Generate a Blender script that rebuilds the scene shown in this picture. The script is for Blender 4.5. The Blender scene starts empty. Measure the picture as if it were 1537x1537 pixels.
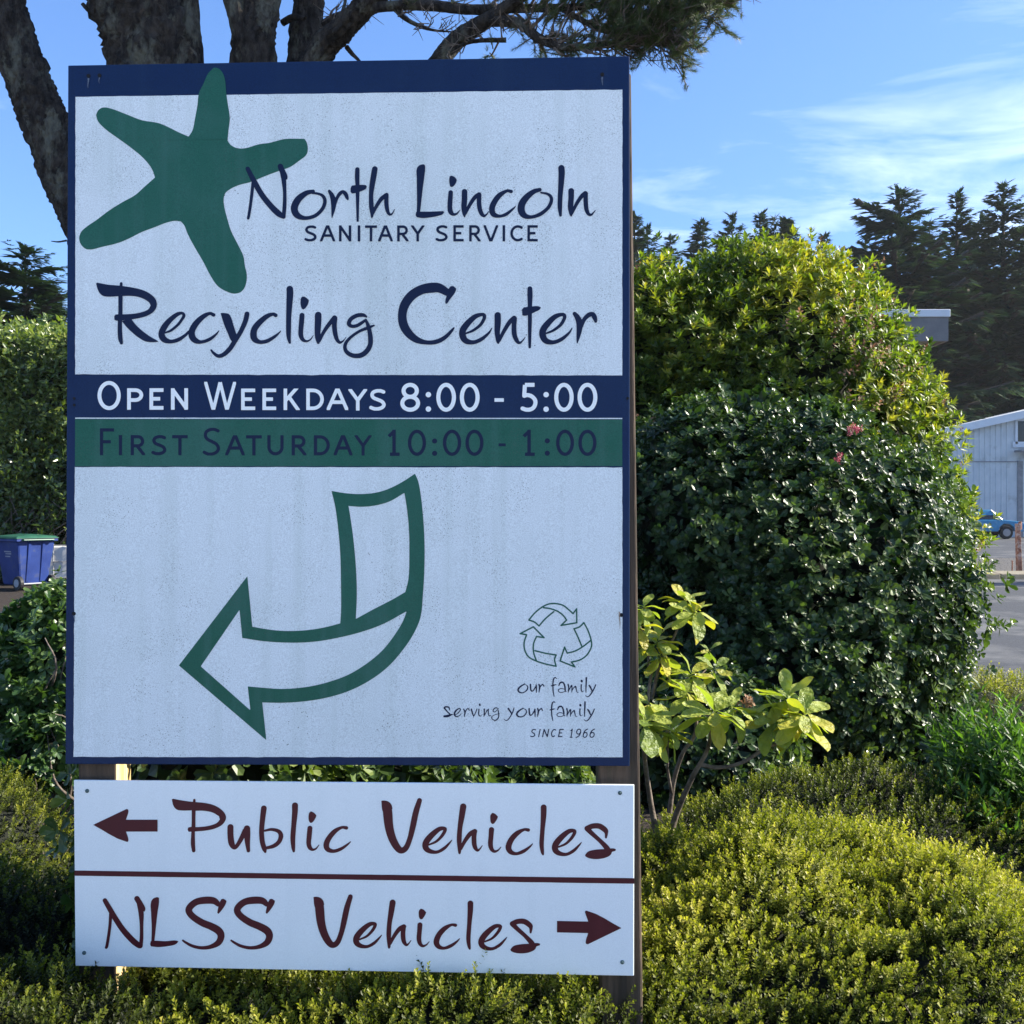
import bpy, math, random
import numpy as np
from mathutils import Vector
rng = np.random.default_rng(7)
random.seed(7)
sc = bpy.context.scene
COL = sc.collection
PI = math.pi
R = math.radians

# ------------------------------------------------------------ camera, sky, sun, exposure
EYE = 1.5
cam = bpy.data.cameras.new('camera'); cam.lens = 36.0; cam.sensor_width = 36.0
cam.clip_start = 0.05; cam.clip_end = 2000
camo = bpy.data.objects.new('camera', cam); COL.objects.link(camo)
camo.location = (0, 0, EYE); camo.rotation_euler = (R(90), 0, 0)
sc.camera = camo

SUN_AZ, SUN_EL = 87.0, 34.0          # degrees right of the view direction, degrees up
sd = Vector((math.sin(R(SUN_AZ))*math.cos(R(SUN_EL)), math.cos(R(SUN_AZ))*math.cos(R(SUN_EL)), math.sin(R(SUN_EL))))
sl = bpy.data.lights.new('sun', 'SUN'); sl.energy = 5.0; sl.angle = R(0.5); sl.color = (1.0, 0.93, 0.80)
slo = bpy.data.objects.new('sun', sl); COL.objects.link(slo)
slo.rotation_euler = (-sd).to_track_quat('-Z', 'Y').to_euler(); slo.location = (10, 5, 20)

w = bpy.data.worlds.new('World'); sc.world = w; w.use_nodes = True
wn, wl = w.node_tree.nodes, w.node_tree.links
bg = wn['Background']; bg.inputs[1].default_value = 0.125
sky = wn.new('ShaderNodeTexSky'); sky.sky_type = 'NISHITA'; sky.sun_disc = False
sky.sun_elevation = R(SUN_EL); sky.sun_rotation = R(SUN_AZ)
sky.air_density = 1.0; sky.dust_density = 0.6; sky.ozone_density = 1.6; sky.altitude = 10
tc = wn.new('ShaderNodeTexCoord')
sep = wn.new('ShaderNodeSeparateXYZ'); wl.new(tc.outputs['Generated'], sep.inputs[0])
zz = wn.new('ShaderNodeMath'); zz.operation = 'MAXIMUM'; zz.inputs[1].default_value = 0.04; wl.new(sep.outputs[2], zz.inputs[0])
dx = wn.new('ShaderNodeMath'); dx.operation = 'DIVIDE'; wl.new(sep.outputs[0], dx.inputs[0]); wl.new(zz.outputs[0], dx.inputs[1])
dy = wn.new('ShaderNodeMath'); dy.operation = 'DIVIDE'; wl.new(sep.outputs[1], dy.inputs[0]); wl.new(zz.outputs[0], dy.inputs[1])
cmb = wn.new('ShaderNodeCombineXYZ'); wl.new(dx.outputs[0], cmb.inputs[0]); wl.new(dy.outputs[0], cmb.inputs[1])
mp = wn.new('ShaderNodeMapping'); mp.inputs['Rotation'].default_value = (0, 0, R(12)); mp.inputs['Scale'].default_value = (0.9, 1.3, 1)
mp.inputs['Location'].default_value = (31.9, 8.8, 0)
wl.new(cmb.outputs[0], mp.inputs[0])
n1 = wn.new('ShaderNodeTexNoise'); n1.inputs['Scale'].default_value = 1.5; n1.inputs['Detail'].default_value = 9; n1.inputs['Roughness'].default_value = 0.6; n1.inputs['Distortion'].default_value = 0.5
wl.new(mp.outputs[0], n1.inputs['Vector'])
n2 = wn.new('ShaderNodeTexNoise'); n2.inputs['Scale'].default_value = 0.25; n2.inputs['Detail'].default_value = 3
wl.new(mp.outputs[0], n2.inputs['Vector'])
mm = wn.new('ShaderNodeMath'); mm.operation = 'MULTIPLY'; wl.new(n1.outputs[0], mm.inputs[0]); wl.new(n2.outputs[0], mm.inputs[1])
cr = wn.new('ShaderNodeMapRange'); cr.inputs['From Min'].default_value = 0.25; cr.inputs['From Max'].default_value = 0.50; cr.inputs['To Max'].default_value = 0.7
wl.new(mm.outputs[0], cr.inputs['Value'])
cm = wn.new('ShaderNodeMix'); cm.data_type = 'RGBA'; cm.inputs['B'].default_value = (5.0, 5.6, 6.4, 1)
tint = wn.new('ShaderNodeMix'); tint.data_type = 'RGBA'; tint.blend_type = 'MULTIPLY'; tint.inputs['Factor'].default_value = 1.0
tint.inputs['B'].default_value = (0.58, 0.78, 1.04, 1)
kd = wn.new('ShaderNodeVectorMath'); kd.operation = 'MULTIPLY'; kd.inputs[1].default_value = (1/9.5, 1/11.5, 1/20.0); wl.new(sky.outputs[0], kd.inputs[0])
ka = wn.new('ShaderNodeVectorMath'); ka.operation = 'ADD'; ka.inputs[1].default_value = (1, 1, 1); wl.new(kd.outputs[0], ka.inputs[0])
kq = wn.new('ShaderNodeVectorMath'); kq.operation = 'DIVIDE'; wl.new(sky.outputs[0], kq.inputs[0]); wl.new(ka.outputs[0], kq.inputs[1])
wl.new(kq.outputs[0], tint.inputs['A'])
fz = wn.new('ShaderNodeMapRange'); fz.inputs['From Min'].default_value = 0.05; fz.inputs['From Max'].default_value = 0.16; wl.new(sep.outputs[2], fz.inputs['Value'])
fm = wn.new('ShaderNodeMath'); fm.operation = 'MULTIPLY'; wl.new(cr.outputs[0], fm.inputs[0]); wl.new(fz.outputs[0], fm.inputs[1])
wl.new(fm.outputs[0], cm.inputs['Factor']); wl.new(tint.outputs['Result'], cm.inputs['A'])
wl.new(cm.outputs['Result'], bg.inputs[0])

sc.view_settings.view_transform = 'Standard'; sc.view_settings.look = 'None'
sc.view_settings.exposure = 1.4; sc.view_settings.gamma = 1.0; sc.view_settings.use_curve_mapping = False
sc.render.engine = 'CYCLES'
sc.cycles.max_bounces = 7; sc.cycles.transparent_max_bounces = 6
sc.cycles.sample_clamp_indirect = 6.0

# ------------------------------------------------------------ helpers
F0, C0 = 1537.0, 768.5
def at(px, py, Y):                       # point at distance Y that the photograph shows at (px, py)
    return Vector(((px-C0)*Y/F0, Y, EYE-(py-C0)*Y/F0))

def link(o):
    COL.objects.link(o); return o
def thing(name, label, cat, loc=(0, 0, 0), group=None, rz=0):
    o = bpy.data.objects.new(name, None); link(o); o.location = loc; o.rotation_euler = (0, 0, rz)
    o.empty_display_size = 0.2
    o['label'] = label; o['category'] = cat
    if group: o['group'] = group
    return o
def tag(o, label=None, cat=None, group=None, kind=None):
    if label: o['label'] = label
    if cat: o['category'] = cat
    if group: o['group'] = group
    if kind: o['kind'] = kind
    return o
def rootloc(p):
    v = Vector((0, 0, 0))
    while p is not None:
        v += p.location; p = p.parent
    return v
def put(name, me, parent=None, world=True, kind=None):
    """link mesh; vertices are in world coordinates when world is True"""
    o = bpy.data.objects.new(name, me); link(o)
    if parent is not None:
        o.parent = parent
        if world: o.location = -rootloc(parent)
    if kind: o['kind'] = kind
    return o
def mesh_py(name, V, Fc, mat, smooth=False):
    me = bpy.data.meshes.new(name); me.from_pydata([tuple(v) for v in V], [], [tuple(f) for f in Fc])
    me.materials.append(mat)
    if smooth: me.polygons.foreach_set('use_smooth', [True]*len(me.polygons))
    me.update(); return me
def mesh_tri(name, V, T, mat, tint=None, smooth=False):
    V = np.ascontiguousarray(V, dtype=np.float32); T = np.ascontiguousarray(T, dtype=np.int32)
    me = bpy.data.meshes.new(name)
    me.vertices.add(len(V)); me.vertices.foreach_set('co', V.ravel())
    n = len(T); k = T.shape[1]
    me.loops.add(n*k); me.loops.foreach_set('vertex_index', T.ravel())
    me.polygons.add(n); me.polygons.foreach_set('loop_start', np.arange(0, n*k, k, dtype=np.int32))
    me.polygons.foreach_set('loop_total', np.full(n, k, dtype=np.int32))
    me.polygons.foreach_set('use_smooth', np.full(n, smooth))
    if tint is not None:
        a = me.attributes.new('tint', 'FLOAT', 'POINT'); a.data.foreach_set('value', np.ascontiguousarray(tint, dtype=np.float32))
    me.materials.append(mat); me.update(calc_edges=True); me.validate()
    return me

class B:                                  # small polygon collector
    def __init__(s): s.v = []; s.f = []
    def add(s, V, Fc):
        b = len(s.v); s.v += [tuple(v) for v in V]; s.f += [tuple(i+b for i in f) for f in Fc]; return s
    def box(s, x0, y0, z0, x1, y1, z1):
        V = [(x, y, z) for z in (z0, z1) for y in (y0, y1) for x in (x0, x1)]
        return s.add(V, [(0, 2, 3, 1), (4, 5, 7, 6), (0, 1, 5, 4), (2, 6, 7, 3), (0, 4, 6, 2), (1, 3, 7, 5)])
    def hexa(s, b4, t4):                  # bottom ring and top ring of 4 points
        return s.add(list(b4)+list(t4), [(3, 2, 1, 0), (4, 5, 6, 7), (0, 1, 5, 4), (1, 2, 6, 5), (2, 3, 7, 6), (3, 0, 4, 7)])
    def cyl(s, p, q, r, n=16, r2=None):
        p = Vector(p); q = Vector(q); d = (q-p).normalized(); r2 = r if r2 is None else r2
        a = d.orthogonal().normalized(); b = d.cross(a)
        V = [tuple(p+(a*math.cos(t)+b*math.sin(t))*r) for t in [2*PI*i/n for i in range(n)]]
        V += [tuple(q+(a*math.cos(t)+b*math.sin(t))*r2) for t in [2*PI*i/n for i in range(n)]]
        return s.add(V, [(i, (i+1) % n, n+(i+1) % n, n+i) for i in range(n)]+[tuple(range(n))[::-1], tuple(range(n, 2*n))])
    def prism(s, prof, y0, y1):           # profile in xz pushed from y0 to y1
        n = len(prof)
        V = [(x, y0, z) for x, z in prof]+[(x, y1, z) for x, z in prof]
        return s.add(V, [tuple(range(n)), tuple(range(2*n-1, n-1, -1))]+[(i, i+n, (i+1) % n+n, (i+1) % n) for i in range(n)])
    def build(s, name, mat, parent=None, world=True, bevel=0, smooth=False, kind=None):
        o = put(name, mesh_py(name, s.v, s.f, mat, smooth), parent, world, kind)
        if bevel:
            m = o.modifiers.new('bevel', 'BEVEL'); m.width = bevel; m.segments = 2; m.limit_method = 'ANGLE'
        return o

def newmat(name):
    m = bpy.data.materials.new(name); m.use_nodes = True
    return m, m.node_tree.nodes, m.node_tree.links, m.node_tree.nodes['Principled BSDF']
def mat_noise(name, c1, c2, scale=8, rough=0.7, detail=6, bump=0.0, bscale=None, stretch=(1, 1, 1), lo=0.35, hi=0.65, spec=0.4, metallic=0, c3=None, s3=2.0, t3=(0.55, 0.7), bdist=0.01):
    m, n, l, p = newmat(name)
    t = n.new('ShaderNodeTexCoord'); mp = n.new('ShaderNodeMapping'); mp.inputs['Scale'].default_value = stretch
    l.new(t.outputs['Object'], mp.inputs[0])
    nz = n.new('ShaderNodeTexNoise'); nz.inputs['Scale'].default_value = scale; nz.inputs['Detail'].default_value = detail; nz.inputs['Roughness'].default_value = 0.6
    l.new(mp.outputs[0], nz.inputs['Vector'])
    r = n.new('ShaderNodeValToRGB'); r.color_ramp.elements[0].position = lo; r.color_ramp.elements[1].position = hi
    r.color_ramp.elements[0].color = (*c1, 1); r.color_ramp.elements[1].color = (*c2, 1)
    l.new(nz.outputs[0], r.inputs[0]); out = r.outputs[0]
    if c3 is not None:
        n3 = n.new('ShaderNodeTexNoise'); n3.inputs['Scale'].default_value = s3; n3.inputs['Detail'].default_value = 5; n3.inputs['Roughness'].default_value = 0.65
        l.new(mp.outputs[0], n3.inputs['Vector'])
        g = n.new('ShaderNodeMapRange'); g.inputs['From Min'].default_value = t3[0]; g.inputs['From Max'].default_value = t3[1]
        l.new(n3.outputs[0], g.inputs['Value'])
        mx = n.new('ShaderNodeMix'); mx.data_type = 'RGBA'; mx.inputs['B'].default_value = (*c3, 1)
        l.new(g.outputs[0], mx.inputs['Factor']); l.new(out, mx.inputs['A']); out = mx.outputs['Result']
    l.new(out, p.inputs['Base Color'])
    p.inputs['Roughness'].default_value = rough; p.inputs['Specular IOR Level'].default_value = spec; p.inputs['Metallic'].default_value = metallic
    if bump:
        nb = n.new('ShaderNodeTexNoise'); nb.inputs['Scale'].default_value = bscale or scale*4; nb.inputs['Detail'].default_value = 6
        l.new(mp.outputs[0], nb.inputs['Vector'])
        b = n.new('ShaderNodeBump'); b.inputs['Strength'].default_value = bump; b.inputs['Distance'].default_value = bdist
        l.new(nb.outputs[0], b.inputs['Height']); l.new(b.outputs[0], p.inputs['Normal'])
    return m
def mat_leaf(name, stops, rough=0.4, transl=0.3, tcol=(1.0, 1.15, 0.35), spec=0.5, tsc=1.6, blotch=0.0):
    m, n, l, p = newmat(name)
    a = n.new('ShaderNodeAttribute'); a.attribute_name = 'tint'
    r = n.new('ShaderNodeValToRGB')
    els = r.color_ramp.elements
    while len(els) < len(stops): els.new(0.5)
    for e, (pos, c) in zip(els, stops): e.position = pos; e.color = (*c, 1)
    if blotch:
        t_ = n.new('ShaderNodeTexCoord'); z_ = n.new('ShaderNodeTexNoise'); z_.inputs['Scale'].default_value = 5.0; z_.inputs['Detail'].default_value = 5; l.new(t_.outputs['Object'], z_.inputs['Vector'])
        m_ = n.new('ShaderNodeMath'); m_.operation = 'MULTIPLY_ADD'; m_.inputs[1].default_value = blotch; l.new(z_.outputs[0], m_.inputs[0])
        s_ = n.new('ShaderNodeMath'); s_.operation = 'SUBTRACT'; s_.inputs[1].default_value = blotch*.5; l.new(a.outputs['Fac'], s_.inputs[0]); l.new(s_.outputs[0], m_.inputs[2]); l.new(m_.outputs[0], r.inputs[0])
        b_ = n.new('ShaderNodeBump'); b_.inputs['Strength'].default_value = .5; b_.inputs['Distance'].default_value = .05; l.new(z_.outputs[0], b_.inputs['Height']); l.new(b_.outputs[0], p.inputs['Normal'])
    else: l.new(a.outputs['Fac'], r.inputs[0])
    l.new(r.outputs[0], p.inputs['Base Color'])
    p.inputs['Roughness'].default_value = rough; p.inputs['Specular IOR Level'].default_value = spec
    tr = n.new('ShaderNodeBsdfTranslucent')
    mu = n.new('ShaderNodeMix'); mu.data_type = 'RGBA'; mu.blend_type = 'MULTIPLY'; mu.inputs['Factor'].default_value = 1
    mu.inputs['B'].default_value = (tcol[0]*tsc, tcol[1]*tsc, tcol[2]*tsc, 1); l.new(r.outputs[0], mu.inputs['A']); l.new(mu.outputs['Result'], tr.inputs['Color'])
    ms = n.new('ShaderNodeMixShader'); ms.inputs[0].default_value = transl
    l.new(p.outputs[0], ms.inputs[1]); l.new(tr.outputs[0], ms.inputs[2])
    l.new(ms.outputs[0], n['Material Output'].inputs['Surface'])
    return m

def norm(a): return a/np.maximum(np.linalg.norm(a, axis=-1, keepdims=True), 1e-9)
def basis(Nv, spin=None):
    """(n,3) normals -> (n,3,3) rotations whose third column is the normal"""
    Nv = norm(np.asarray(Nv, float)); n = len(Nv)
    t = rng.normal(size=(n, 3)) if spin is None else spin
    t = norm(t-np.sum(t*Nv, 1, keepdims=True)*Nv); b = np.cross(Nv, t)
    return np.stack([t, b, Nv], axis=2)
def scatter(templates, P, Rm, S, tint):
    """templates: list of (verts, tris, tintoffset); returns V, T, tint"""
    P = np.asarray(P); S = np.asarray(S); tint = np.asarray(tint)
    pick = rng.integers(0, len(templates), len(P)); Vs, Ts, As, base = [], [], [], 0
    for i, (tv, tt, ta) in enumerate(templates):
        k = np.where(pick == i)[0]
        if len(k) == 0: continue
        V = np.einsum('nij,kj->nki', Rm[k], tv)*S[k][:, None, None]+P[k][:, None, :]
        T = tt[None]+(np.arange(len(k))*len(tv))[:, None, None]+base
        Vs.append(V.reshape(-1, 3)); Ts.append(T.reshape(-1, tt.shape[1])); As.append((tint[k][:, None]+ta[None]).ravel()); base += len(k)*len(tv)
    return np.concatenate(Vs), np.concatenate(Ts), np.clip(np.concatenate(As), 0, 1)

def leaf(L, W, elev, az, fold=0.15, curl=0.1, mid=0.6, z0=0.0):
    """one leaf, base at the origin: returns 5 verts and 4 tris"""
    v = np.array([[0, 0, 0], [mid*L, W/2, 0], [mid*L, 0, -fold*W], [mid*L, -W/2, 0], [L, 0, -curl*L]])
    v[1:4, 2] += curl*L*0.15
    e = elev; ce, se = math.cos(e), math.sin(e)
    v = v@np.array([[ce, 0, se], [0, 1, 0], [-se, 0, ce]])
    ca, sa = math.cos(az), math.sin(az)
    v = v@np.array([[ca, sa, 0], [-sa, ca, 0], [0, 0, 1]])
    v[:, 2] += z0
    return v, np.array([[0, 2, 1], [0, 3, 2], [1, 2, 4], [2, 3, 4]])
def leaf_round(L, W, elev, az, fold=0.15, curl=0.1, mid=0.6, z0=0.0):
    v = np.array([[0, 0, 0], [.45*L, .38*W, 0], [.85*L, .46*W, 0], [L, 0, 0], [.85*L, -.46*W, 0], [.45*L, -.38*W, 0], [.62*L, 0, -fold*W]])
    v[:, 2] -= curl*L*(v[:, 0]/L)**2
    e = elev; ce, se = math.cos(e), math.sin(e); v = v@np.array([[ce, 0, se], [0, 1, 0], [-se, 0, ce]])
    ca, sa = math.cos(az), math.sin(az); v = v@np.array([[ca, sa, 0], [-sa, ca, 0], [0, 0, 1]]); v[:, 2] += z0
    return v, np.array([[6, 1, 0], [6, 2, 1], [6, 3, 2], [6, 4, 3], [6, 5, 4], [6, 0, 5]])[:, ::-1]
def whorl(n, L, W, e0=0.15, e1=0.9, h=0.02, mid=0.62, r=None, fn=None):
    fn = fn or leaf
    r = r or random
    Vs, Ts, As, b = [], [], [], 0
    for i in range(n):
        f = i/max(n-1, 1)
        v, t = fn(L*r.uniform(0.75, 1.1)*(1-0.3*f), W*r.uniform(0.8, 1.15), e0+(e1-e0)*f+r.uniform(-0.2, 0.2), i*2.4+r.uniform(-.3, .3), mid=mid, curl=r.uniform(0.0, 0.25), z0=h*(f-1))
        Vs.append(v); Ts.append(t+b); As.append(np.full(len(v), r.uniform(-.12, .12)+0.12*(f-0.5))); b += len(v)
    return np.concatenate(Vs), np.concatenate(Ts), np.concatenate(As)
def sprig(n, H, L, W, r=None):
    """upright heather tip: stem of tiny one-triangle leaves"""
    r = r or random
    Vs, Ts, As = [], [], []; b = 0
    for i in range(n):
        f = i/n; z = H*f; az = i*2.4+r.uniform(-.4, .4); e = 0.25+0.9*f; l = L*(1.0-0.35*f)*r.uniform(.8, 1.2)
        d = np.array([math.cos(az)*math.cos(e), math.sin(az)*math.cos(e), math.sin(e)]); s = np.array([-math.sin(az), math.cos(az), 0])
        Vs.append(np.array([[0, 0, z], d*l*.85+s*W*.55+[0, 0, z], d*l-s*W*.45+[0, 0, z]])); Ts.append(np.array([[0, 1, 2]])+b); b += 3
        As.append(np.full(3, 0.35*(f-0.6)+r.uniform(-.08, .08)))
    Vs.append(np.array([[-.0012, 0, -H*.6], [.0012, 0, -H*.6], [0, 0, H]])); Ts.append(np.array([[b, b+1, b+2]])); As.append(np.full(3, -0.3))
    return np.concatenate(Vs), np.concatenate(Ts), np.concatenate(As)

def catmull(P, n):
    """open Catmull-Rom through the rows of P, n samples per span"""
    P = np.asarray(P, float); Q = np.vstack([2*P[0]-P[1], P, 2*P[-1]-P[-2]]); out = []
    t = (np.arange(n)/n)[:, None]
    for i in range(1, len(Q)-2):
        a, b, c, d = Q[i-1:i+3]
        out.append(0.5*((2*b)+(-a+c)*t+(2*a-5*b+4*c-d)*t**2+(-a+3*b-3*c+d)*t**3))
    out.append(P[-1:]); return np.vstack(out)
def tube(path, seg=12, sub=4, ridge=0.0, lump=0.0, seed=0):
    """path rows (x,y,z,r) -> tapered tube verts, quads"""
    Q = catmull(path, sub); C, rad = Q[:, :3], np.maximum(Q[:, 3], 1e-4); n = len(Q)
    T = norm(np.gradient(C, axis=0)); up = np.array([0, 1.0, 0.13]); A = norm(np.cross(T, up)); Bv = np.cross(T, A)
    th = np.linspace(0, 2*PI, seg, endpoint=False)
    s = np.concatenate([[0], np.cumsum(np.linalg.norm(np.diff(C, axis=0), axis=1))])
    rr = np.repeat(rad[:, None], seg, 1)
    if ridge or lump:
        g = np.random.default_rng(seed); acc = np.zeros((n, seg)); 
        for k in range(9):
            m = g.integers(3, 15); fr = g.uniform(4, 28); acc += np.sin(m*th[None]+g.uniform(0, 6)+np.sin(s[:, None]*fr+g.uniform(0, 6))*1.6)/9
        lm = np.zeros((n, seg))
        for k in range(5):
            m = g.integers(1, 4); lm += np.sin(m*th[None]+g.uniform(0, 6)+s[:, None]*g.uniform(1, 6))/5
        rr = rr*(1+ridge*acc+lump*lm+ridge*0.5*g.uniform(-1, 1, (n, seg)))
    V = C[:, None]+rr[..., None]*(A[:, None]*np.cos(th)[None, :, None]+Bv[:, None]*np.sin(th)[None, :, None])
    V = V.reshape(-1, 3); i, j = np.meshgrid(np.arange(n-1), np.arange(seg), indexing='ij')
    a = i*seg+j; b = i*seg+(j+1) % seg
    return V, np.stack([a, b, b+seg, a+seg], -1).reshape(-1, 4)
def tubes(paths, **k):
    Vs, Qs, b = [], [], 0
    for i, p in enumerate(paths):
        V, Q = tube(p, seed=i+k.get('seed', 0), **{x: y for x, y in k.items() if x != 'seed'}); Vs.append(V); Qs.append(Q+b); b += len(V)
    return np.concatenate(Vs), np.concatenate(Qs)
def blob(c, r, n=28, amp=0.12, seed=0, sink=None):
    """lumpy closed ball"""
    g = np.random.default_rng(seed); u = np.linspace(0, PI, n); v = np.linspace(0, 2*PI, 2*n, endpoint=False)
    U, W = np.meshgrid(u, v, indexing='ij'); D = np.stack([np.sin(U)*np.cos(W), np.sin(U)*np.sin(W), np.cos(U)], -1)
    return np.asarray(c)+D*np.asarray(r)*lumpf(D, amp, seed)[..., None], D
def lumpf(D, amp, seed):
    g = np.random.default_rng(seed+100); a = np.zeros(D.shape[:-1])
    for k in range(10):
        f = g.normal(size=3)*g.uniform(1.5, 6); a += np.sin(D@f+g.uniform(0, 6.28))/10*1.8
    return 1+amp*a
def blob_mesh(c, r, n, amp, seed):
    P, D = blob(c, r, n, amp, seed); m = P.shape[1]; V = P.reshape(-1, 3)
    i, j = np.meshgrid(np.arange(n-1), np.arange(m), indexing='ij'); a = i*m+j; b = i*m+(j+1) % m
    return V, np.stack([a, a+m, b+m, b], -1).reshape(-1, 4)
def blob_points(c, r, n, amp, seed, shell=(0.82, 1.03), zmin=0.02, front=0.0):
    """points near the lumpy surface plus outward normals; front>0 thins the back"""
    g = rng; D = norm(g.normal(size=(n, 3)))
    if front: D = D[(g.uniform(size=n) > front) | (D[:, 1] < 0.15)]
    rr = g.uniform(size=len(D))**0.6*(shell[1]-shell[0])+shell[0]
    P = np.asarray(c)+D*np.asarray(r)*(lumpf(D, amp, seed)*rr)[:, None]
    N = norm(D/np.asarray(r)); k = P[:, 2] > zmin
    return P[k], N[k]

# ------------------------------------------------------------ outlines for flat print: inside-distance on a grid -> contour mesh
def smooth_poly(P, ang=38, n=4):
    P = np.asarray(P, float); m = len(P); out = []
    d = np.roll(P, -1, 0)-P; L = np.linalg.norm(d, axis=1); u = d/np.maximum(L, 1e-6)[:, None]; up = np.roll(u, 1, 0)
    corner = np.sum(u*up, 1) < math.cos(R(ang))
    tan = norm(u+up)
    for i in range(m):
        j = (i+1) % m; l = L[i]
        t0 = (u[i] if corner[i] else tan[i])*l; t1 = (u[i] if corner[j] else tan[j])*l
        for s in np.arange(n)/n:
            s2, s3 = s*s, s**3
            out.append((2*s3-3*s2+1)*P[i]+(s3-2*s2+s)*t0+(-2*s3+3*s2)*P[j]+(s3-s2)*t1)
    return np.array(out)
def poly(*loops, ang=38): return ('p', [smooth_poly(l, ang) for l in loops])
def raw(*loops): return ('p', [np.asarray(l, float) for l in loops])
def stroke(*pts, n=6):
    P = np.asarray(pts, float); return ('s', catmull(P, n) if len(P) > 2 else P)
def xf(prims, x0, y0, s, dx=0, dy=0):       # zoomed-crop units -> photo pixels
    out = []
    for k, g in prims:
        if k == 'p': out.append((k, [np.c_[(l[:, 0]+dx)/s+x0, (l[:, 1]+dy)/s+y0] for l in g]))
        else: out.append((k, np.c_[(g[:, 0]+dx)/s+x0, (g[:, 1]+dy)/s+y0, g[:, 2]/s]))
    return out
def prim_box(p):
    k, g = p
    if k == 'p': a = np.concatenate(g); return a.min(0), a.max(0)
    return (g[:, :2]-g[:, 2:]/2).min(0), (g[:, :2]+g[:, 2:]/2).max(0)
def field(p, X, Y):
    k, g = p; best = np.full(X.shape, 1e9)
    if k == 's':
        best = np.full(X.shape, -1e9)
        for a, b in zip(g[:-1], g[1:]):
            d = b[:2]-a[:2]; q = d@d+1e-9; t = np.clip(((X-a[0])*d[0]+(Y-a[1])*d[1])/q, 0, 1)
            best = np.maximum(best, (a[2]+(b[2]-a[2])*t)/2-np.hypot(X-a[0]-t*d[0], Y-a[1]-t*d[1]))
        return best
    ins = np.zeros(X.shape, bool)
    for l in g:
        for a, b in zip(l, np.roll(l, -1, 0)):
            d = b-a; q = d@d+1e-12; t = np.clip(((X-a[0])*d[0]+(Y-a[1])*d[1])/q, 0, 1)
            best = np.minimum(best, np.hypot(X-a[0]-t*d[0], Y-a[1]-t*d[1]))
            if a[1] != b[1]: ins ^= ((a[1] > Y) != (b[1] > Y)) & (X < (b[0]-a[0])*(Y-a[1])/(b[1]-a[1])+a[0])
    return np.where(ins, best, -best)
def contour(prims, step=0.5, clip=None):
    bs = [prim_box(p) for p in prims]; lo = np.min([b[0] for b in bs], 0)-1.5*step; hi = np.max([b[1] for b in bs], 0)+1.5*step
    nx, ny = (np.ceil((hi-lo)/step)+1).astype(int); gx = lo[0]+np.arange(nx)*step; gy = lo[1]+np.arange(ny)*step
    Fd = np.full((ny, nx), -9.0)
    for p, (l, h) in zip(prims, bs):
        i0, i1 = np.searchsorted(gx, [l[0]-1.5*step, h[0]+1.5*step]); j0, j1 = np.searchsorted(gy, [l[1]-1.5*step, h[1]+1.5*step])
        X, Y = np.meshgrid(gx[i0:i1], gy[j0:j1]); Fd[j0:j1, i0:i1] = np.maximum(Fd[j0:j1, i0:i1], field(p, X, Y))
    if clip is not None:
        X, Y = np.meshgrid(gx, gy); x0, y0, x1, y1 = clip
        Fd = np.minimum(Fd, np.minimum(np.minimum(X-x0, x1-X), np.minimum(Y-y0, y1-Y)))
    Fd = np.where(np.abs(Fd) < 1e-6, 1e-6, Fd); In = Fd > 0
    V, Fc, idx = [], [], {}
    def vtx(key, x, y):
        if key not in idx: idx[key] = len(V); V.append((x, y))
        return idx[key]
    cnt = In[:-1, :-1].astype(int)+In[:-1, 1:]+In[1:, :-1]+In[1:, 1:]
    for j in range(ny-1):
        full = cnt[j] == 4
        if full.any():
            e = np.diff(np.concatenate([[0], full.astype(int), [0]])); s0 = np.where(e == 1)[0]; s1 = np.where(e == -1)[0]
            for a, b in zip(s0, s1):
                Fc.append([vtx(('c', j, a), gx[a], gy[j]), vtx(('c', j, b), gx[b], gy[j]), vtx(('c', j+1, b), gx[b], gy[j+1]), vtx(('c', j+1, a), gx[a], gy[j+1])])
        for i in np.where((cnt[j] > 0) & ~full)[0]:
            cs = [(j, i), (j, i+1), (j+1, i+1), (j+1, i)]; f = []
            for q in range(4):
                a, b = cs[q], cs[(q+1) % 4]; fa, fb = Fd[a], Fd[b]
                if fa > 0: f.append(vtx(('c',)+a, gx[a[1]], gy[a[0]]))
                if (fa > 0) != (fb > 0):
                    t = fa/(fa-fb); f.append(vtx(('e', min(a, b), max(a, b)), gx[a[1]]+t*(gx[b[1]]-gx[a[1]]), gy[a[0]]+t*(gy[b[0]]-gy[a[0]])))
            if len(f) >= 3: Fc.append(f)
    return V, Fc

MAINP = (2.2044, -0.0295, 0.0073); LOWP = (2.195, -0.040, 0.002)
def plane_pt(px, py, pl, off=0.0):
    u, v = (px-C0)/F0, (py-C0)/F0; y = pl[0]/(1-pl[1]*u+pl[2]*v)
    p = Vector((u*y, y, EYE-v*y)); nrm = Vector((pl[1], -1, pl[2])).normalized()
    return p+nrm*off
def print_on(name, glyphs, pl, off, mat, parent, step=0.5):
    for g in glyphs:
        prims, clip = g if isinstance(g, tuple) else (g, None)
        V, Fc = contour(prims, step, clip)
        o = put(name, mesh_py(name, [plane_pt(x, y, pl, off) for x, y in V], Fc, mat), parent)
    return o

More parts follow.
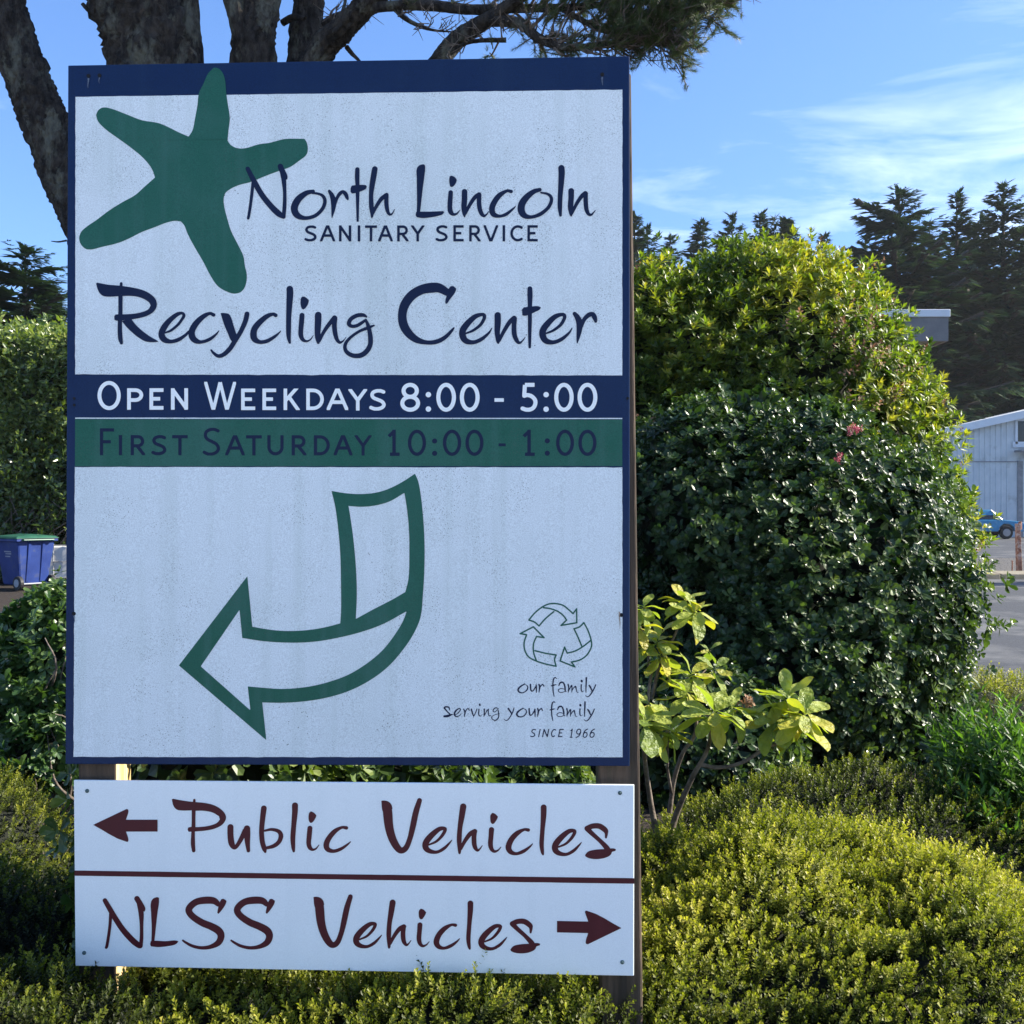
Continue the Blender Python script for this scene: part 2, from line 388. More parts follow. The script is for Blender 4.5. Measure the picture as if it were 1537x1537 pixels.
# ------------------------------------------------------------ plain sans capitals drawn as centre lines in a box
def arcpts(cx, cy, rx, ry, a0, a1, n=14):
    return [(cx+rx*math.cos(R(a0+(a1-a0)*i/n)), cy+ry*math.sin(R(a0+(a1-a0)*i/n))) for i in range(n+1)]
def sans(ch, x0, y0, x1, y1, w, slant=0.0):
    h = w/2; W = x1-x0-w; H = y1-y0-w
    L, Cv = [], []; eo = 1+h/W
    if ch in 'O0': Cv = [arcpts(.5, .5, .5, .5, 0, 360, 32)]
    elif ch == 'P': L = [((0, -1), (0, 2))]; Cv = [[(0, 0), (.5, 0)]+arcpts(.5, .28, .5, .28, -90, 90)+[(.5, .56), (0, .56)]]
    elif ch == 'R': L = [((0, -1), (0, 2)), ((.42, .54), (1.14, 1.15))]; Cv = [[(0, 0), (.5, 0)]+arcpts(.5, .27, .42, .27, -90, 90)+[(.5, .54), (0, .54)]]
    elif ch == 'E': L = [((0, -1), (0, 2)), ((0, 0), (eo, 0)), ((0, .49), (.86, .49)), ((0, 1), (eo, 1))]
    elif ch == 'F': L = [((0, -1), (0, 2)), ((0, 0), (eo, 0)), ((0, .5), (.85, .5))]
    elif ch == 'N': L = [((0, -1), (0, 2)), ((1, -1), (1, 2)), ((-.03, -.05), (1.03, 1.05))]
    elif ch == 'K': L = [((0, -1), (0, 2)), ((.05, .55), (1.05, -.25)), ((.3, .38), (1.12, 1.2))]
    elif ch == 'D': L = [((0, -1), (0, 2))]; Cv = [[(0, 0), (.35, 0)]+arcpts(.35, .5, .65, .5, -90, 90)+[(.35, 1), (0, 1)]]
    elif ch == 'A': L = [((.5, -.12), (-.08, 1.2)), ((.5, -.12), (1.08, 1.2)), ((.18, .66), (.82, .66))]
    elif ch == 'Y': L = [((-.12, -.2), (.5, .52)), ((1.12, -.2), (.5, .52)), ((.5, .5), (.5, 2))]
    elif ch == 'V': L = [((-.08, -.2), (.5, 1.12)), ((1.08, -.2), (.5, 1.12))]
    elif ch == 'W': L = [((-.05, -.2), (.26, 1.08)), ((.5, -.05), (.26, 1.08)), ((.5, -.05), (.74, 1.08)), ((1.05, -.2), (.74, 1.08))]
    elif ch == 'I': L = [((.5, -1), (.5, 2))]
    elif ch == 'T': L = [((-1, 0), (2, 0)), ((.5, 0), (.5, 2))]
    elif ch == 'U': L = [((0, -1), (0, .55)), ((1, -1), (1, .55))]; Cv = [arcpts(.5, .6, .5, .4, 180, 0)]
    elif ch == 'C': Cv = [arcpts(.62, .5, .62, .5, -55, -305, 24)]
    elif ch == 'S': Cv = [[(.93, .06), (.7, 0), (.45, 0), (.17, .08), (.08, .24), (.2, .39), (.5, .49), (.82, .6), (.96, .77), (.84, .92), (.55, 1), (.25, 1), (0, .93)]]
    elif ch == '8': Cv = [arcpts(.5, .24, .42, .24, 0, 360, 24), arcpts(.5, .74, .5, .26, 0, 360, 24)]
    elif ch == '5': L = [((.2, 0), (.92, 0)), ((.2, -.0), (.15, .42))]; Cv = [[(.15, .44), (.4, .41), (.7, .46), (.95, .6), (.98, .76), (.85, .91), (.6, .99), (.3, 1), (.02, .95)]]
    elif ch == '1': L = [((.5, -.1), (.5, 1.02)), ((.1, 1), (1.05, 1)), ((.5, .0), (-.02, .22))]
    elif ch == '9': Cv = [arcpts(.5, .3, .48, .3, 0, 360, 24), [(.98, .3), (.97, .5), (.8, .75), (.5, .92), (.15, 1.02)]]
    elif ch == '6': Cv = [arcpts(.5, .7, .48, .3, 0, 360, 24), [(.02, .7), (.05, .5), (.2, .25), (.5, .08), (.85, -.02)]]
    def q(p): X = x0+h+p[0]*W; Yv = y0+h+p[1]*H; return (X, Yv)
    if ch == '8' or ch in 'O0SC95 6' or ch == 'U': pass
    out = []
    cl = (x0, y0, x1, y1)
    def ext(a, b):                      # ends given beyond the box are clipped to it
        return a, b
    for a, b in L:
        A, Bq = np.array(q(a)), np.array(q(b)); d = norm(Bq-A); nn = np.array([-d[1], d[0]])*h
        out.append(('p', [np.array([A-nn, Bq-nn, Bq+nn, A+nn])]))
    for c in Cv:
        pts = np.array([q(p) for p in c]); pts = catmull(np.c_[pts, np.full(len(pts), w)], 3); out.append(('s', pts))
    if slant:
        o2 = []
        for k, g in out:
            if k == 'p': o2.append((k, [np.c_[l[:, 0]+slant*(y1-l[:, 1]), l[:, 1]] for l in g]))
            else: o2.append((k, np.c_[g[:, 0]+slant*(y1-g[:, 1]), g[:, 1:]]))
        return (o2, (x0-2, y0, x1+slant*(y1-y0)+2, y1))
    return (out, cl)
def sans_row(chars, boxes, y0, y1, w, X0, Y0, s, slant=0.0):
    out = []
    for c, (a, b) in zip(chars, boxes):
        out.append(sans(c, X0+a/s, Y0+y0/s, X0+b/s, Y0+y1/s, w/s, slant))
    return out

S, P_ = stroke, poly
# ---- North Lincoln
Z1 = (360, 230, 5.489); Z2 = (620, 230, 5.3); Z3 = (140, 410, 5.9115); Z4 = (380, 410, 7.685); Z5 = (580, 410, 4.6576)
N_ = [S((66,130,36),(115,225,44),(180,340,46),(260,440,48),(320,498,50),(360,528,28)), S((110,245,26),(101,330,26),(90,420,25),(78,500,24),(70,538,22)), S((335,110,44),(352,150,46),(374,192,40),(386,212,14)), S((350,150,40),(364,230,38),(371,330,29),(370,430,32),(362,526,32))]
o1 = [S((605,316,30),(545,332,42),(480,385,56),(450,455,58),(474,512,52),(540,536,32),(620,517,30),(680,462,30),(702,400,30),(686,355,26),(645,335,20),(600,330,18))]
r1 = [S((738,314,24),(760,350,38),(773,400,46),(772,450,36),(765,500,20),(760,532,6)), S((785,415,26),(802,370,26),(825,335,30),(850,320,28),(872,337,34),(884,365,28),(890,380,16))]
t1 = [S((969,135,36),(968,200,38),(970,260,34),(971,350,30),(971,450,24),(972,558,18)), P_([(915,285),(925,268),(960,264),(1010,262),(1040,265),(1048,278),(1038,298),(1000,315),(960,328),(925,334),(913,320)])]
h1 = [S((1113,132,46),(1105,180,48),(1090,270,44),(1082,350,36),(1085,440,38),(1090,510,24),(1088,530,12)), S((1093,500,26),(1125,440,28),(1165,380,34),(1207,347,36)), S((1210,345,34),(1208,400,36),(1212,450,34),(1225,495,26),(1245,507,16),(1262,490,10),(1276,463,5))]
L2 = [P_([(30,125),(45,102),(75,90),(92,92),(97,110),(90,190),(78,280),(68,370),(57,468),(30,470),(32,380),(31,300),(30,200)]), P_([(26,468),(57,466),(130,466),(240,462),(248,470),(235,488),(200,500),(140,512),(70,517),(30,510),(22,495)])]
i2 = [P_([(293,185),(305,180),(330,190),(347,210),(347,222),(325,262),(308,272),(295,265),(290,240),(288,205)]), S((300,314,36),(296,370,38),(293,430,38),(300,468,38),(320,488,24),(345,484,16),(362,468,10),(375,452,4))]
n2 = [S((410,308,44),(409,370,44),(405,430,42),(408,480,30),(410,508,10)), S((416,480,24),(450,415,28),(490,355,32),(525,330,36)), S((527,334,36),(525,390,36),(530,440,36),(545,482,32),(565,500,22),(585,488,12),(602,465,6))]
c2 = [S((780,306,28),(745,302,24),(690,335,40),(650,385,44),(628,440,46),(640,487,42),(690,502,24),(740,487,26),(780,457,20),(805,435,12),(816,422,6))]
o2 = [S((1008,292,30),(960,307,38),(905,350,50),(866,405,56),(862,460,56),(888,498,44),(940,509,28),(1010,487,30),(1070,440,28),(1098,390,28),(1097,350,26),(1068,325,20),(1018,315,14))]
l2 = [S((1180,120,50),(1182,160,50),(1177,250,44),(1170,350,38),(1168,430,36),(1173,495,22))]
n3 = [S((1258,302,46),(1257,360,44),(1252,430,42),(1256,480,28),(1258,500,12)), S((1263,480,22),(1300,405,28),(1340,345,32),(1370,320,36)), S((1374,322,34),(1373,380,36),(1378,440,34),(1392,480,28),(1412,492,20),(1430,480,12),(1450,455,5))]
NORTH = [xf(g, *Z1) for g in (N_, o1, r1, t1, h1)]+[xf(g, *Z2) for g in (L2, i2, n2, c2, o2, l2, n3)]
SAN = sans_row('SANITARY', [(533,637),(662,786),(818,919),(972,993),(1032,1131),(1140,1261),(1297,1391),(1410,1522)], 596, 728, 21, *Z1)+sans_row('SERVICE', [(179,279),(321,403),(447,538),(561,677),(712,733),(774,875),(910,992)], 574, 703, 20, *Z2)
# ---- Recycling Center
R3 = [P_([(28,95),(35,85),(130,103),(235,112),(300,121),(380,135),(450,155),(510,187),(550,225),(566,268),(558,315),(528,352),(480,380),(410,400),(345,411),(260,420),(205,422),(190,415),(188,385),(200,368),(225,366),(225,206),(130,210),(90,203),(60,180),(40,140)], [(262,205),(330,203),(400,212),(460,235),(500,265),(511,288),(492,320),(440,345),(360,361),(262,367)]),
      S((250,93,24),(247,200,32),(244,300,34),(240,400,36),(238,500,40),(243,580,40),(252,620,28)), P_([(256,425),(340,408),(380,460),(440,515),(510,565),(575,602),(578,610),(540,614),(470,608),(400,570),(340,520),(290,470)])]
e3 = [S((640,530,14),(690,510,22),(750,462,24),(793,405,26),(806,375,28),(790,356,24),(745,368,36),(680,420,46),(632,480,54),(608,540,56),(630,588,54),(690,608,34),(760,590,34),(820,550,26),(850,520,22))]
c3 = [S((1070,372,32),(1035,359,28),(980,385,42),(920,440,52),(880,505,56),(878,560,58),(908,598,50),(960,612,30),(1030,590,30),(1085,550,20),(1118,512,8))]
y3 = [P_([(1132,358),(1145,354),(1200,360),(1215,375),(1245,460),(1275,555),(1245,612),(1225,600),(1200,545),(1160,450)]), S((1366,364,44),(1350,430,44),(1310,520,40),(1260,600,42),(1215,670,42),(1160,722,38),(1110,736,32),(1070,710,24),(1048,684,16))]
c4 = [S((262,488,44),(230,474,38),(160,500,54),(80,565,66),(20,640,72),(5,710,76),(20,763,70),(80,796,46),(160,785,44),(240,740,36),(290,700,22),(320,668,10))]
l4 = [S((424,186,76),(426,240,78),(420,350,70),(412,500,60),(410,650,58),(412,740,48),(424,803,28))]
i4 = [P_([(555,285),(575,270),(610,282),(645,315),(640,340),(605,405),(580,422),(562,410),(550,370),(548,320)]), S((565,488,58),(560,560,58),(552,650,56),(552,715,54),(572,765,44),(610,786,28),(650,776,18),(680,745,12),(695,718,6))]
n4 = [S((752,485,76),(750,560,76),(745,660,70),(745,740,60),(752,802,34)), S((766,780,36),(810,690,40),(870,600,46),(940,515,54)), S((945,520,56),(938,600,56),(945,680,54),(965,758,46),(997,800,34),(1030,790,20),(1055,765,10),(1073,740,6))]
g4 = [S((1310,505,20),(1270,485,42),(1200,490,46),(1130,530,48),(1105,585,48),(1140,614,40),(1200,606,40),(1260,570,36),(1300,540,28)), S((1300,542,30),(1325,600,42),(1345,680,50),(1355,760,56),(1350,830,56),(1312,900,58),(1245,948,58),(1160,953,52),(1090,920,48),(1060,865,42),(1075,800,38),(1140,730,34),(1230,670,32),(1330,630,36),(1395,605,20))]
C5 = [S((425,135,50),(370,105,64),(320,103,70),(250,115,66),(180,155,66),(130,220,64),(112,290,60),(120,360,62),(155,420,58),(210,465,46),(280,485,30),(350,480,32),(410,450,28),(455,405,20),(472,383,10)), P_([(436,110),(450,92),(470,92),(488,108),(487,122),(440,190),(425,212),(415,216),(412,200),(420,165)])]
e5 = [S((556,422,12),(605,402,18),(655,365,22),(682,322,24),(684,297,26),(665,290,24),(620,305,34),(570,350,42),(535,400,46),(535,445,46),(560,476,40),(610,484,28),(665,462,26),(715,420,16),(738,385,6))]
n5 = [S((778,295,44),(778,350,44),(775,410,38),(780,470,28),(782,490,12)), S((790,470,22),(820,410,26),(860,345,30),(893,315,34)), S((897,318,32),(892,370,34),(895,430,34),(912,473,28),(930,488,18),(950,475,10),(970,450,5))]
t5 = [S((1003,110,34),(1004,160,36),(1003,230,30),(1003,330,28),(1002,430,24),(1002,518,18)), P_([(948,255),(960,240),(1000,236),(1060,232),(1080,240),(1072,255),(1040,272),(1000,290),(965,299),(950,295)])]
r5 = [S((1316,285,28),(1335,310,38),(1350,350,46),(1348,400,38),(1340,450,24),(1334,488,8)), S((1362,372,26),(1382,325,28),(1412,295,32),(1440,288,32),(1455,310,34),(1463,338,20))]
RECYC = [xf(g, *Z3) for g in (R3, e3, c3, y3)]+[xf(g, *Z4) for g in (c4, l4, i4, n4, g4)]+[xf(g, *Z5) for g in (C5, e5, n5, t5)]+[xf(e5, *Z5, dx=560), xf(r5, *Z5)]
# ---- opening hours
Z6 = (130, 560, 3.941); Z7 = (520, 560, 3.941)
def dots(cx, ys, r, Z): return [(xf([('s', np.array([(cx, y, 2*r), (cx+.1, y, 2*r)]))], *Z), None) for y in ys]
def dash(x0, y0, x1, y1, Z): return [(xf([raw([(x0, y0), (x1, y0), (x1, y1), (x0, y1)])], *Z), None)]
OPEN = sans_row('O', [(66,203)], 47, 219, 23, *Z6)+sans_row('PEN', [(241,336),(373,456),(500,601)], 90, 217, 22, *Z6)+sans_row('W', [(697,885)], 52, 217, 20, *Z6)+sans_row('EEKDA', [(915,998),(1041,1122),(1166,1262),(1300,1404),(1421,1548)], 92, 219, 21, *Z6)
OPEN += sans_row('YS', [(12,123),(135,236)], 95, 222, 21, *Z7)+sans_row('80050', [(319,436),(532,648),(671,788),(1028,1131),(1229,1344)], 58, 229, 24, *Z7)+sans_row('0', [(1367,1484)], 58, 229, 24, *Z7)
OPEN += dots(485, (128, 213), 16, Z7)+dots(1181, (128, 214), 16, Z7)+dash(876, 149, 931, 170, Z7)
SAT = sans_row('F', [(80,164)], 327, 486, 19, *Z6)+sans_row('IRST', [(192,211),(262,347),(384,476),(507,599)], 367, 486, 19, *Z6)+sans_row('S', [(687,794)], 324, 488, 19, *Z6)+sans_row('ATURDA', [(821,936),(944,1037),(1070,1166),(1214,1301),(1345,1439),(1462,1573)], 368, 487, 19, *Z6)
SAT += sans_row('Y', [(48,150)], 368, 488, 18, *Z7)+sans_row('1000100', [(242,322),(364,471),(571,679),(704,811),(1040,1121),(1240,1346),(1372,1479)], 335, 490, 20, *Z7)
SAT += dots(522, (402, 475), 15, Z7)+dots(1188, (401, 474), 15, Z7)+dash(900, 416, 942, 433, Z7)
# ---- lower board
Z8 = (130, 1180, 3.7488); Z9 = (560, 1180, 3.8425); ZA = (130, 1320, 4.3914)
ARL = [[poly([(38,217),(225,128),(234,130),(236,142),(222,188),(400,188),(400,255),(222,255),(236,300),(234,312),(225,312)], ang=30)]]
ARR = [[poly([(1156,160),(1300,163),(1285,120),(1287,113),(1294,113),(1453,193),(1298,268),(1290,266),(1288,258),(1300,216),(1156,213)], ang=30)]]
Pb = [P_([(480,74),(487,70),(540,80),(600,88),(660,93),(710,104),(755,128),(782,160),(784,185),(765,215),(725,237),(680,248),(613,254),(575,256),(569,245),(572,232),(592,228),(592,136),(530,136),(510,132),(492,115)], [(613,138),(660,138),(710,148),(745,168),(751,186),(735,205),(690,222),(650,228),(613,230)]), S((607,77,13),(604,140,20),(602,200,20),(600,260,20),(599,320,24),(603,362,20))]
ub = [S((810,230,34),(810,270,34),(816,320,34),(832,344,24),(850,330,22),(873,290,26),(892,250,28)), S((903,238,36),(904,270,36),(906,320,28),(911,362,20))]
bb = [S((998,124,32),(991,180,30),(985,250,28),(989,310,28),(1000,350,26),(1006,370,12)), S((1003,250,12),(1040,243,16),(1080,253,22),(1094,278,26),(1083,312,24),(1053,336,22),(1010,348,16))]
lb = [S((1173,108,34),(1172,150,32),(1166,220,28),(1161,290,28),(1163,340,22),(1166,365,14))]
ib = [P_([(1252,150),(1262,141),(1275,146),(1293,162),(1290,175),(1272,202),(1262,207),(1254,200),(1249,175)]), S((1257,236,28),(1253,280,28),(1250,320,26),(1257,345,24),(1273,357,14),(1292,350,9),(1308,330,4))]
cb = [S((1462,234,20),(1435,232,16),(1395,255,26),(1362,295,30),(1349,330,32),(1358,355,28),(1390,365,20),(1430,353,18),(1465,330,12),(1486,312,5))]
PUBLIC = [xf(g, *Z8) for g in (Pb, ub, bb, lb, ib, cb)]
Vv = [P_([(48,84),(60,82),(88,88),(106,106),(112,130),(70,170),(54,140)]), S((82,118,50),(85,160,54),(92,230,50),(107,290,46),(132,342,42),(160,370,36),(190,355,32),(213,300,30),(230,230,34),(247,150,34),(268,82,28))]
ev = [S((323,337,10),(365,318,14),(398,285,18),(415,255,20),(411,243,20),(380,248,26),(335,285,34),(305,325,36),(305,356,34),(330,375,26),(370,379,18),(410,358,18),(440,328,11),(455,310,4))]
hv = [S((520,117,36),(512,170,34),(501,240,28),(497,310,28),(499,375,18),(498,388,8)), S((506,360,18),(530,315,22),(560,275,26),(587,260,28)), S((586,264,26),(582,300,28),(586,345,26),(601,369,16),(615,362,9),(630,342,4))]
iv = [P_([(678,165),(688,153),(703,158),(720,175),(716,188),(698,215),(688,218),(680,210),(676,188)]), S((683,250,30),(680,290,28),(677,330,28),(683,360,24),(700,376,16),(722,368,9),(738,350,4))]
cv = [S((895,252,20),(870,250,16),(830,272,28),(797,308,32),(781,350,34),(793,378,28),(825,389,18),(865,376,20),(900,352,13),(920,332,5))]
lv = [S((984,122,34),(983,170,32),(977,250,26),(972,330,26),(976,375,20),(980,392,12))]
sv = [S((1234,243,30),(1265,230,30),(1305,230,32),(1338,252,30),(1345,270,20),(1343,295,12)), S((1236,246,30),(1262,272,26),(1310,315,24),(1345,352,30),(1358,370,28)), P_([(1222,398),(1238,378),(1280,366),(1340,362),(1385,358),(1400,362),(1398,372),(1378,378),(1370,395),(1340,412),(1290,420),(1245,415),(1226,406)])]
VEH = [xf(g, *Z9) for g in (Vv, ev, hv, iv, cv, lv)]+[xf(ev, *Z9, dx=747, dy=13), xf(sv, *Z9)]
def remap(g):
    o = []
    for k, q in g:
        f = lambda a: np.c_[470.7+(a[:, 0]-572.5)*.9665, 1341.4+(a[:, 1]-1196.9)*.9675]
        o.append((k, [f(l) for l in q]) if k == 'p' else (k, np.c_[f(q), q[:, 2]*.967]))
    return o
VEH2 = [remap(g) for g in VEH]
Nn = [S((122,138,30),(152,190,34),(190,255,36),(240,330,38),(300,397,40),(342,432,36),(358,444,18)), S((160,225,22),(155,300,20),(146,370,20),(135,435,20),(130,448,18)), S((333,126,36),(354,160,36),(374,190,28),(380,206,10)), S((345,150,30),(360,220,34),(363,300,24),(363,380,24),(358,437,26))]
Ln = [P_([(425,150),(440,125),(465,115),(478,120),(478,150),(468,220),(458,310),(448,405),(428,407),(430,320),(426,220)]), P_([(425,405),(450,403),(520,406),(598,403),(606,408),(590,425),(540,438),(470,445),(425,440),(420,425)])]
Sn = [S((868,162,32),(840,140,44),(790,136,48),(730,145,44),(690,172,44),(674,205,44),(700,243,44),(760,283,46),(820,308,48),(870,337,50),(887,372,46),(870,415,40),(820,442,28),(760,450,22),(700,438,20),(655,415,16),(635,401,12)), P_([(878,150),(890,128),(905,127),(923,140),(920,155),(885,210),(870,226),(862,220),(866,195)])]
NLSS = [xf(Nn, *ZA), xf(Ln, *ZA), xf(Sn, *ZA), xf(Sn, *ZA, dx=319)]
# ---- small motto
ZB = (770, 1010, 10.979); ZC = (650, 890, 5.9115)
OUR = [[S((192,184,20),(150,205,22),(100,245,28),(85,285,28),(110,318,24),(160,325,18),(210,300,18),(240,260,20),(238,215,16),(208,192,10))], [S((288,190,24),(290,240,24),(298,285,24),(318,300,18),(345,275,18),(372,230,22)), S((382,200,24),(385,250,22),(386,320,14))], [S((428,190,24),(440,230,26),(433,280,20),(428,320,10)), S((440,240,18),(465,205,18),(490,190,20),(510,222,14))]]
FAM = [[S((715,92,12),(698,75,16),(672,95,22),(660,150,22),(658,220,20),(662,300,20),(677,385,14)), S((632,212,18),(665,202,24),(712,192,10))],
       [S((755,205,18),(780,160,26),(820,155,24),(845,190,24),(858,250,26),(862,300,18),(882,308,8)), S((850,268,10),(800,255,12),(757,270,14),(747,295,14),(770,318,12),(820,318,12),(860,300,10))],
       [S((908,190,24),(918,240,20),(911,300,16),(912,318,10)), S((918,290,12),(945,240,16),(965,205,20),(972,240,18),(968,315,12)), S((972,290,10),(1000,245,14),(1030,220,20),(1040,260,18),(1055,315,12),(1080,318,7))],
       [S((1131,128,34),(1133,138,34)), S((1125,195,22),(1122,250,20),(1128,295,18),(1148,308,10),(1168,290,5))], [S((1208,80,26),(1206,160,24),(1202,250,20),(1202,318,14))],
       [S((1255,205,24),(1275,235,28),(1300,290,20)), S((1362,195,18),(1340,250,20),(1300,320,22),(1260,375,18),(1225,392,14),(1195,370,10))]]
SERV = [[S((100,1020,14),(112,1010,14),(140,1014,12),(148,1038,8)), S((100,1020,14),(125,1050,11),(155,1080,12)), S((100,1094,18),(130,1091,22),(160,1080,14),(176,1076,5))],
        [S((195,1080,5),(222,1066,7),(243,1035,9),(232,1024,9),(202,1045,14),(190,1075,15),(206,1096,10),(235,1087,7),(250,1070,4))],
        [S((272,1030,10),(283,1055,13),(280,1085,9),(278,1100,4)), S((285,1055,8),(300,1032,9),(313,1026,10),(322,1042,7))],
        [S((340,1030,12),(350,1065,12),(360,1095,7)), S((360,1095,7),(378,1060,8),(390,1028,8))],
        [S((414,988,16),(416,995,16)), S((408,1030,10),(405,1065,10),(410,1088,9),(424,1091,5),(432,1078,3))],
        [S((455,1030,12),(455,1065,10),(452,1095,7)), S((457,1085,7),(475,1050,8),(492,1030,9)), S((492,1030,9),(491,1065,9),(498,1090,8),(515,1085,4))],
        [S((582,1028,6),(560,1018,9),(540,1028,9),(533,1047,8),(550,1055,7),(574,1035,7),(582,1070,9),(580,1105,10),(556,1129,10),(527,1120,8),(521,1100,7),(545,1082,6),(590,1068,5))],
        [S((668,1025,15),(685,1050,13),(700,1074,11)), S((718,1020,8),(705,1060,10),(680,1105,9),(652,1132,7),(630,1118,5))]]
MOTTO = [xf(g, *ZB) for g in OUR+FAM]+[xf(g, *ZB, dx=-22, dy=398) for g in OUR+FAM]+[xf(g, *ZC) for g in SERV]
SINCE = sans_row('SINCE', [(278,362),(412,432),(478,572),(615,690),(740,812)], 922, 1056, 17, *ZB, slant=.2)+sans_row('1966', [(922,985),(1022,1108),(1140,1222),(1252,1338)], 918, 1068, 16, *ZB, slant=.17)
# ---- symbols
STAR = [[poly([(915,88),(940,92),(965,115),(980,150),(990,240),(1000,310),(1012,400),(1005,460),(998,530),(1015,555),(1050,575),(1100,578),(1190,553),(1250,545),(1290,535),(1340,522),(1465,520),(1480,545),(1485,590),(1478,615),(1430,655),(1380,690),(1310,715),(1230,745),(1130,785),(1070,800),(1010,828),(985,850),(975,880),(978,930),(995,1000),(1020,1080),(1060,1160),(1095,1235),(1103,1290),(1115,1345),(1107,1410),(1085,1445),(1045,1460),(1000,1450),(940,1415),(900,1360),(850,1265),(800,1180),(755,1095),(735,1045),(715,1022),(680,1018),(630,1028),(560,1055),(480,1085),(400,1125),(340,1150),(240,1175),(150,1192),(125,1180),(103,1150),(98,1120),(110,1085),(135,1060),(200,1015),(280,955),(360,905),(440,860),(490,815),(558,755),(540,705),(490,640),(420,580),(345,525),(250,455),(210,410),(200,375),(215,345),(245,330),(290,337),(380,370),(480,408),(580,425),(640,450),(700,480),(762,507),(785,470),(800,400),(815,320),(825,240),(850,190),(880,125)])]]
STAR = [xf(STAR[0], 95, 80, 4.045)]
TURN = [xf([poly([(870,135),(950,148),(1030,152),(1110,145),(1180,125),(1260,85),(1328,40),(1345,80),(1360,160),(1372,270),(1380,400),(1380,560),(1372,700),(1358,830),(1320,920),(1260,1010),(1180,1100),(1080,1175),(960,1235),(820,1275),(700,1292),(600,1298),(490,1296),(512,1503),(32,1093),(408,603),(435,880),(540,898),(650,904),(770,895),(850,880),(918,862),(922,800),(922,660),(918,480),(905,330),(890,220)],
    [(963,217),(1030,222),(1110,215),(1190,192),(1270,145),(1285,240),(1295,350),(1297,480),(1292,620),(1275,690),(1210,728),(1100,785),(1003,838),(1008,740),(1008,640),(1002,530),(990,400),(975,290)],
    [(365,787),(380,942),(500,960),(650,968),(780,962),(900,942),(1030,910),(1150,867),(1283,795),(1262,850),(1220,920),(1150,1010),(1060,1085),(960,1145),(850,1185),(740,1210),(600,1222),(500,1216),(410,1208),(425,1340),(152,1098)], ang=30)], 260, 700, 3.659)]
def lines(*pl, wd=13):
    o = []
    for p in pl: o.append(('s', np.array([(a, b, wd) for a, b in p], float)))
    return o
def cm2(*p): return [tuple(q) for q in catmull(np.array(p, float), 5)]
TRI = [xf(lines([(850,240)]+cm2((850,240),(900,180),(960,130),(1020,100),(1080,93),(1150,108),(1200,145),(1242,183))+[(1274,140),(1275,264),(1135,288),(1185,240)]+cm2((1185,240),(1155,200),(1110,165),(1045,140),(980,130)), [(850,240)]+cm2((850,240),(900,258),(940,292))+cm2((940,292),(1000,225),(1072,165))), *ZC),
       xf(lines(cm2((1250,317),(1300,300),(1338,263))+cm2((1338,263),(1375,335),(1405,430),(1400,490),(1360,555),(1300,595),(1228,612))+[(1258,655),(1127,603),(1167,480),(1190,533)]+cm2((1190,533),(1260,515),(1330,475),(1400,420)), cm2((1250,317),(1285,390),(1322,478))), *ZC),
       xf(lines([(985,396),(890,300),(772,361),(830,370)]+cm2((830,370),(808,440),(815,510),(850,568),(920,605),(1000,630),(1092,650))+cm2((1092,650),(1078,590),(1092,550))+cm2((1092,550),(1000,535),(905,512)), [(985,396),(918,386)]+cm2((918,386),(892,450),(893,530),(918,603))), *ZC)]

